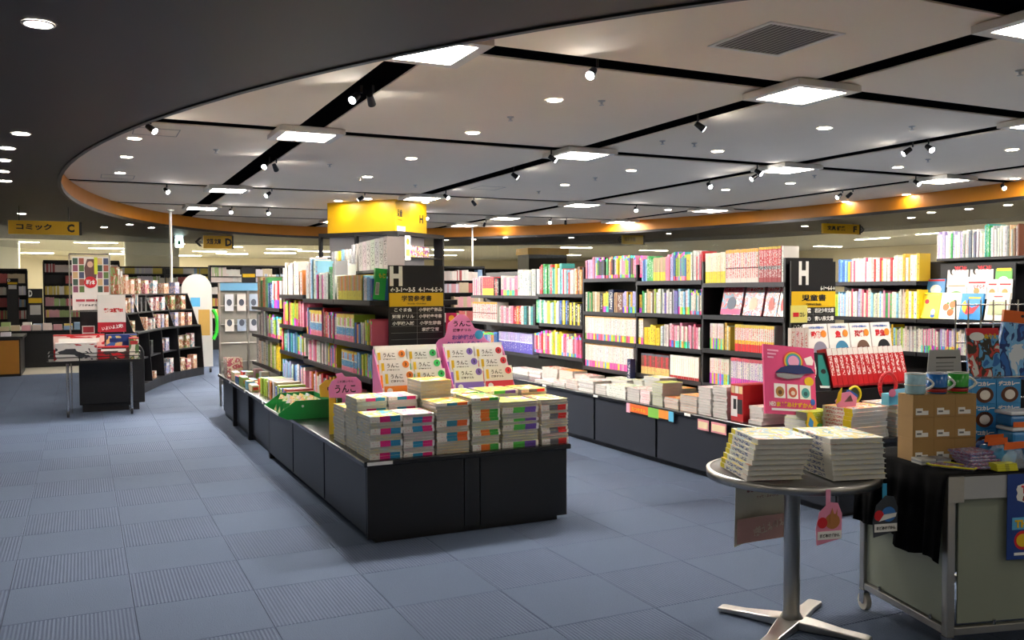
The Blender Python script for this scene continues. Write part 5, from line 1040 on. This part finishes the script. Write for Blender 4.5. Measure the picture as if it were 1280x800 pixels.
for zn, items in {'bottom': [(.34, .08, .06, .2, 0), (.4, .04, .13, .1, 3), (.63, .05, .14, .17, 1), (.69, .05, .13, .22, 4), (.82, .05, .13, .2, 2), (.88, .05, .13, .17, 0), (.94, .05, .12, .22, 3)],
                  'second': [(.33, .1, .12, .14, 9), (.4, .08, .12, .2, 9), (.6, .1, .13, .17, 0), (.68, .1, .14, .19, 1), (.83, .1, .13, .2, 2), (.9, .1, .12, .2, 2), (.95, .1, .09, .22, 4)],
                  'third': [(.06, .12, .14, .15, 2), (.33, .1, .1, .18, 3), (.42, .1, .11, .14, 4), (.49, .11, .08, .15, 4), (.57, .11, .12, .2, 0), (.63, .11, .1, .2, 1), (.69, .11, .1, .19, 3), (.8, .11, .11, .21, 1), (.86, .11, .11, .21, 3), (.93, .11, .12, .2, 0)],
                  'fourth': [(.04, .2, .12, .17, 3), (.12, .2, .11, .2, 2), (.2, .2, .12, .2, 1), (.3, .2, .08, .24, 4), (.38, .2, .1, .2, 9), (.46, .2, .1, .2, 9), (.56, .2, .13, .19, 4), (.64, .2, .12, .2, 0), (.72, .2, .12, .2, 4), (.82, .2, .13, .22, 2), (.92, .2, .13, .22, 2)],
                  'top': [(.03, .28, .1, .36, 2), (.09, .28, .12, .33, 2), (.2, .27, .16, .26, 3), (.32, .27, .2, .2, 3), (.44, .27, .16, .22, 2), (.56, .27, .17, .2, 0), (.68, .27, .16, .2, 4), (.8, .27, .14, .16, 3), (.9, .27, .14, .18, 1)]}.items():
    for s, d, w, h, k in items: toy(s, d, zn, w, h, k, .1, k == 9)
# white arched board with green handle
t = thing('arched_board', 'white round-topped board with green curved handle beyond curved bookcase', 'board', (1.72, 15.62, 0))
pts = [(-.24, .1), (.24, .1), (.24, 1.38)]+[(.24*math.cos(a), 1.38+.26*math.sin(a)) for a in [math.pi*i/12 for i in range(1, 12)]]+[(-.24, 1.38)]
MB().prism(pts, 0, .05, 'y').build('board', mat('board_white', '#d4d2cc', .5), t); MB().tube([(.25, -.01, 1.05), (.3, -.01, .95), (.32, -.01, .8), (.3, -.01, .65), (.25, -.01, .55)], .03, 10).build('handle', mat('handle_green', '#38d838', .4), t)
plate(t, .02, .2, .62, 1.05, mat('board_tan', '#c8a050', .6), y=-.0005, name='notice'); plate(t, -.1, .05, 1.1, 1.25, mat('poster_sky', '#5ab0e0', .5), y=-.0005, name='notice')
for x in (-.2, .2): MB().cyl((x-.015, .025, .04), (x+.015, .025, .04), .04, n=14).build('wheel', BLK, t); box(x-.02, x+.02, .0, .05, .08, .1).build('foot', CHROME, t)
# steel rack with hanging packs at the far end of island one
t = thing('goods_rack', 'steel wire rack with hanging blister packs beyond the study guides', 'display rack', (1.46, 11.0, 0))
for x in (0, .33, .66): box(x-.012, x+.012, -.012, .012, 0, 1.45).build('post', STEEL, t)
for k in range(6): MB().cyl((0, 0, .3+.22*k), (.66, 0, .3+.22*k), .007, n=8).build('cross_wire', STEEL, t)
box(0, .66, .012, .018, .25, 1.42).build('back_panel', mat('rack_grey', '#8e8c84', .5), t)
plate(t, .01, .6, 1.36, 1.45, mat('rack_blue', '#6ca8d0', .5), y=-.012, name='header')
for k in range(8):
    p = thing('blister_pack', 'small white blister pack, %s in the %s row of the steel rack' % (ORD[k % 4], ['upper', 'lower'][k//4]), 'pack', (1.52+.14*(k % 4), 10.975, [1.12, .88][k//4]), 0, 'blister packs on the steel rack'); box(0, .1, 0, .012, 0, .2 if k < 4 else .14).build('card', mat('blister%d' % (k % 3), ['#c8ccd4', '#d8d4d0', '#a8b8cc'][k % 3], .4), p); disc(p, .05, .1, .03, .04, mat('blister_dark', '#505868', .4), y=-.0005, name='item')
# thin white power poles
for lab, x, y, zt in (('thin white service pole beside the white arched board', 1.36, 15.95, SZ), ('thin white service pole behind the shelves in the middle', 9.1, 21.3, CZ)):
    t = thing('service_pole', lab, 'pole', (x, y, 0)); MB().cyl((0, 0, .01), (0, 0, zt-.02), .022, n=12).build('pole', WHITE, t); MB().lathe([(.0, .0), (.06, 0), (.06, .012), (.022, .02)], n=16).build('foot', WHITE, t); MB().lathe([(.022, -.04), (.06, -.012), (.06, 0), (0, 0)], (0, 0, zt), n=16).build('ceiling_cap', WHITE, t)
# ================================================================ column wrapped by a bookcase, with yellow head
C0 = on_z(494, 249, CZ); dl = Vector((-.618, .786, 0)).normalized(); dr = Vector((.786, .618, 0)).normalized()
def along(px, d):    # distance from the corner along d at which the picture column px is met
    r = ray(px, 250); return (r.x*C0.y-r.y*C0.x)/(r.y*d.x-r.x*d.y)
wl, wr2 = along(409, dl), along(533, dr); az = math.atan2(dr.y, dr.x)
zc = on_y(494, 289, C0.y).z
t = thing('yellow_column', 'bright yellow boxed column head under the white ceiling', 'column', (C0.x, C0.y, 0), az)
box(0, wr2, 0, wl, zc, CZ).build('yellow_box', YELLOWCOL, t)
text('児童', t, wr2*.13, CZ-.24, wr2*.16, .14, INK, bold=.03); text('Children', t, wr2*.13, CZ-.36, wr2*.14, .03, INK); text('H', t, wr2*.82, CZ-.3, wr2*.12, .16, INK, bold=.04); plate(t, wr2*.05, wr2*.3, zc+.01, zc+.1, SIGNW, name='notice')
e = .12; wx = wr2+.45
t2 = thing('column_bookcase', 'tall black bookcase wrapped around the yellow column', 'bookcase', (C0.x, C0.y, 0), az)
box(-e, wx, -e, wl+e, zc-.07, zc-.001).build('top_board', SHELF, t2); box(.06, wr2, .06, wl, 0, zc-.07).build('core', mat('column_grey', '#a8a4a4', .6), t2)
for x, y in ((-e, -e), (wx-.06, -e), (-e, wl+e-.06), (-e, wl*.5)): box(x, x+.06, y, y+.06 if y > -e+.01 else y+.2, 0, zc-.07).build('upright', SHELF, t2)
for z in (.4, .8, 1.2, 1.55, 1.95): box(-e+.01, wx-.06, -e+.01, .059, z, z+.02).build('shelf', SHELF, t2); box(-e+.01, .059, .06, wl+e-.06, z, z+.02).build('shelf', SHELF, t2)
for k, c in enumerate(['#d878c0', '#e8d0a0', '#c890d0']):
    o = thing('toy_box', 'pink patterned box on the column bookcase, %s from the left' % ORD[k], 'toy box', C0+dr*(.36+.22*k)-dl*.1, az, 'boxes on the column bookcase'); o.location.z = 1.971; box(0, .2, 0, .08, 0, .2).build('carton', cover('colbox%d' % k, [c, '#f0e8e8', '#a04890', '#f0d060'], 3.), o); plate(o, .03, .17, .14, .18, SIGNW, y=-.0005, name='title_band')
t = thing('column_poster', 'white hanging strip poster on the column bookcase corner', 'poster', C0+dr*.1-dl*(e+.02), az); t.location.z = 1.9; box(0, .18, 0, .004, 0, .45).build('sheet', SIGNW, t); disc(t, .09, .34, .05, .06, mat('pop_orange', '#e88a20', .5), y=-.0005, name='print'); plate(t, .03, .15, .08, .2, mat('board_tan', '#c8a050', .6), y=-.0005, name='print')
# second yellow column far behind the children shelves
pa, pb2 = on_y(660, 318, 26.0), on_y(711, 318, 26.0)
t = thing('far_column', 'far yellow column head behind the shelves in the middle', 'column', (pa.x, 26.0, 0), 0); box(0, pb2.x-pa.x, 0, .9, pa.z, SZ-.001).build('yellow_box', YELLOWCOL, t); box(.05, pb2.x-pa.x-.05, .05, .85, 0, pa.z).build('shaft', SHELF, t)
# ================================================================ hanging department signs
def hang_sign(label, px0, px1, py0, py1, y, top, title, letter, arrow, dim=False):
    a, b_ = on_y(px0, py0, y), on_y(px1, py1, y); w = b_.x-a.x; z0, z1 = b_.z, min(a.z, top-.012); h = z1-z0
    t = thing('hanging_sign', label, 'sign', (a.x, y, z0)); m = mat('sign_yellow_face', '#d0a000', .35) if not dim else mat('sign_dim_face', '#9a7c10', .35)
    box(0, w, 0, .05, 0, h).build('panel', m, t); box(w, w+.04, -.005, .055, -.005, h+.0).build('end_cap', BLK, t)
    for x in (w*.15, w*.85): MB().cyl((x, .025, h), (x, .025, top-z0), .008, n=8).build('hanger', BLK, t)
    text(title, t, w*.36, h*.55, w*.5, h*.46, INK, bold=.04)
    if letter: text(letter, t, w*.88, h*.5, h*.5, h*.62, INK, bold=.05)
    if arrow:
        x = -h*.35 if arrow < 0 else w+.04+h*.35; s = arrow
        MB().prism([(x+s*h*.28, h*.5), (x-s*h*.05, h*.85), (x-s*h*.28, h*.85), (x+s*.02, h*.5), (x-s*h*.28, h*.15), (x-s*h*.05, h*.15)], .02, .03, 'y').build('arrow', BLK, t); box(min(x, w/2 if s < 0 else w), max(x, 0 if s < 0 else w), .022, .028, h*.46, h*.54).build('arrow_bar', BLK, t)
hang_sign('yellow hanging sign with the letter C at the left edge', 10, 99, 275, 294, 16.0, SZ, 'コミック', 'C', 0)
hang_sign('yellow hanging sign with the letter D and left arrow', 254, 290, 287, 311, 22.8, SZ, '文芸 文庫', 'D', -1)
hang_sign('yellow hanging sign with the letter F and right arrow', 1029, 1074, 279, 293, 13.9, SZ, '文具 雑貨', 'F', 1)
hang_sign('dim yellow hanging sign with left arrow in the middle', 778, 804, 291, 305.5, 18.9, SZ, '▮▮▮ ▮▮▮', '', -1, True)
p = on_y(219, 286, 23.4); q = on_y(229, 309, 23.4)
t = thing('exit_sign', 'small lit white and green exit sign under the dark soffit', 'exit sign', (p.x, 23.4, q.z)); box(0, q.x-p.x, 0, .04, 0, (p.z-q.z)*.48).build('panel', mat('exit_glow', '#d8f4e8', .4, emit=1.2), t); box(0, q.x-p.x, 0, .04, (p.z-q.z)*.52, p.z-q.z).build('panel', mat('exit_glow2', '#a8d0e8', .4, emit=.8), t); plate(t, .05, .12, .06, .16, mat('exit_green', '#10a060', .4), y=-.0005, name='arrow'); MB().cyl(((q.x-p.x)/2, .02, p.z-q.z), ((q.x-p.x)/2, .02, SZ-q.z), .01, n=8).build('hanger', WHITE, t)
# ================================================================ far bookcases
fspine = ['#e8e4dc', '#d8a0a8', '#e8e4dc', '#e0c860', '#a8c080', '#88a8c8', '#e8d8d0', '#c06060', '#c8b898', '#d8d4e0']
FM = [mat('far_book%d' % i, c, .5) for i, c in enumerate(fspine)]
def far_case(label, x0, x1, y, zs, top, rz=0, group='far bookcases', d=.3, nb=None):
    L = x1-x0; t = thing('far_bookcase', label, 'bookcase', (x0, y, 0), rz, group)
    box(0, L, d-.02, d, 0, top).build('back_panel', SHELF, t); box(0, L, 0, d, top, top+.04).build('top_board', SHELF, t); box(0, L, -.3, d-.02, 0, .4).build('base', SHELF, t)
    n = max(1, round(L/.95))
    for i in range(n+1): box(L*i/n-.012, L*i/n+.012, .0, d-.02, .4, top).build('upright', SHELF, t)
    for z in zs: box(0, L, 0, d-.02, z-.02, z).build('shelf', SHELF, t)
    b = MB()
    for z in zs:
        x = .03
        while x < L-.06:
            run = random.uniform(.15, .6); c = random.randrange(10); c2 = random.choice([c, 0, random.randrange(10)]); h = random.uniform(.17, .23)
            e_ = min(L-.04, x+run)
            if random.random() < .92:
                while x < e_:
                    w = random.uniform(.02, .035); b.box(x, x+w-.001, .02+random.uniform(0, .01), .2, z+.0005, z+h*random.uniform(.93, 1), c if random.random() < .6 else c2); x += w
            else: x = e_
    o = b.build('book_rows', FM, t); o['kind'] = 'stuff'
    return t
lv = [.72, 1.0, 1.28, 1.56]
def wx_at(px, y): return on_y(px, 380, y).x
far_case('far black bookcase of pale books at the left picture edge', wx_at(-40, 24), wx_at(34, 24), 24.0, lv, 1.86)
far_case('far black bookcase behind the poster frame', wx_at(55, 25), wx_at(150, 25), 25.0, lv+[1.84], 2.1)
far_case('far black bookcase behind the curved toy bookcase', wx_at(150, 26.8), wx_at(262, 26.8), 26.8, lv+[1.84], 2.0)
far_case('far black bookcase left of the study guide island', wx_at(263, 22), wx_at(392, 22), 22.0, lv+[1.7], 1.92)
far_case('far dark bookcase right of the study guide sign', wx_at(553, 17), wx_at(606, 17), 17.0, [.7, 1.0, 1.3, 1.55], 1.8)
far_case('far bookcase behind the middle service pole', wx_at(556, 27), wx_at(700, 27), 27.0, lv, 2.0)
far_case('far low bookcase beyond the children shelves', wx_at(720, 26), wx_at(1060, 26), 26.0, lv, 1.7)
for nm_, px0, px1, py0, py1, y, lab in (('D', 34, 54, 361, 395, 23.4, 'far black category sign with letter D between bookcases'), ('D', 8, 23, 348, 362, 23.6, 'far small category sign with letter D at left edge'), ('', 302, 320, 334, 358, 21.4, 'far blank black category sign left of the dictionaries')):
    a, b_ = on_y(px0, py0, y), on_y(px1, py1, y); w = b_.x-a.x; h = a.z-b_.z
    t = thing('category_sign', lab, 'sign', (a.x, y, b_.z)); box(0, w, 0, .03, -b_.z, h).build('panel', SHELF, t); plate(t, .02, w-.02, h*.48, h*.66, SIGNY, y=-.0005, name='title_band')
    if nm_: text(nm_, t, w*.2, h*.83, w*.25, h*.25, SIGNW, bold=.05); plate(t, w*.15, w*.85, h*.05, h*.4, mat('far_notice', '#c8c4c0', .5), y=-.0005, name='notice')
# low counters at the left edge
t = thing('low_counter', 'low counter with wooden front panel at the left picture edge', 'counter', (-3.0, 16.4, 0)); box(0, 2.1, .02, 1.2, 0, .6).build('body', SHELF, t); box(0, 2.08, 0, .02, .04, .58).build('front_panel', mat('ochre_wood', '#b87c28', .5, noise=.15, nscale=3), t); box(-.02, 2.14, -.03, 1.22, .6, .64).build('worktop', SHELF, t)
t = thing('low_counter', 'long low black counter behind the promotion table', 'counter', (-2.2, 18.2, 0)); box(0, 2.6, 0, 1.0, 0, .62).build('body', SHELF, t); box(-.02, 2.62, -.03, 1.03, .62, .66).build('worktop', mat('black_worktop', '#17171a', .25), t)
k = 0
for x0, y0, z0, n, dx in ((-2.0, 18.3, .661, 14, .17), (-2.7, 16.5, .641, 9, .19), (-2.0, 18.65, .661, 14, .17)):
    for i in range(n):
        o = box(0, .14, 0, .2, 0, random.uniform(.03, .14)).build('book_pile', [FM[random.randrange(10)]][0], None, (x0+dx*i, y0, z0)); tag(o, '%s low book pile from the left on the %s' % (ordinal(i), ['long black counter front', 'wooden fronted counter', 'long black counter back'][k]), 'book pile', 'book piles on the left counters')
    k += 1
# white columns of the outer hall
for lab, px0, px1, y in (('wide white column behind the curved toy bookcase', 157, 224, 28.5), ('white column at the left picture edge', -30, 23, 30.0)):
    a = on_y(px0, 330, y).x; b_ = on_y(px1, 330, y).x
    t = thing('white_column', lab, 'column', (a, y, 0)); box(0, b_-a, 0, .9, .12, OZ if y > 26.5 else SZ).build('shaft', mat('column_white', '#dcdcd4', .7), t); box(-.01, b_-a+.01, -.01, .91, 0, .12).build('skirting', SHELF, t)
# ================================================================ ceiling fittings
t = thing('air_vent', 'square louvred air vent in the white ceiling', 'air vent', (4.16, 4.64, CZ)); a = .31
MB().box(-a, a, -a, -a+.03, -.008, 0).box(-a, a, a-.03, a, -.008, 0).box(-a, -a+.03, -a+.03, a-.03, -.008, 0).box(a-.03, a, -a+.03, a-.03, -.008, 0).build('frame', WHITE, t); box(-a+.03, a-.03, -a+.03, a-.03, -.002, 0).build('backing', mat('vent_dark', '#6c6862', .7), t)
for k in range(14):
    x = -a+.05+.04*k; MB().prism([(x, -.007), (x+.004, -.007), (x+.022, -.001), (x+.018, -.001)], -a+.03, a-.03, 'y').build('slat', WHITE, t)
for lab, px, py in (('outlined access panel in the white ceiling at the left', 147, 221), ('outlined access panel in the white ceiling near the left rim', 195, 165), ('outlined access panel beside the right rim', 1160, 241), ('outlined access panel left of the middle lights', 610, 235)):
    p = on_z(px, py, CZ); t = thing('access_panel', lab, 'access panel', (p.x, p.y, CZ)); MB().box(-.22, .22, -.22, -.21, -.003, 0).box(-.22, .22, .21, .22, -.003, 0).box(-.22, -.21, -.21, .21, -.003, 0).box(.21, .22, -.21, .21, -.003, 0).build('frame', mat('panel_line', '#9c948a', .6), t); box(-.205, .205, -.205, .205, -.001, 0).build('lid', CEILW, t)
pts = sorted([(638,146),(752,126),(828,176),(744,222),(1140,158),(1018,219),(270,187),(519,231),(1160,199),(868,179),(412,205),(450,222),(673,239),(1275,88)])
for k, (px, py) in enumerate(pts):
    p = on_z(px, py, CZ); t = thing('sprinkler', 'small sprinkler head on the white ceiling, %s counting from the left' % ordinal(k), 'sprinkler', (p.x, p.y, CZ), 0, 'sprinklers'); MB().lathe([(0, 0), (.035, 0), (.03, -.008), (.012, -.012), (.01, -.03), (0, -.03)], n=14).build('rose', STEEL, t); MB().lathe([(0, -.04), (.022, -.04), (.022, -.037), (0, -.037)], n=12).build('deflector', STEEL, t); MB().cyl((.012, 0, -.03), (.012, 0, -.037), .002, n=6).build('strut', STEEL, t)
finish_texts()
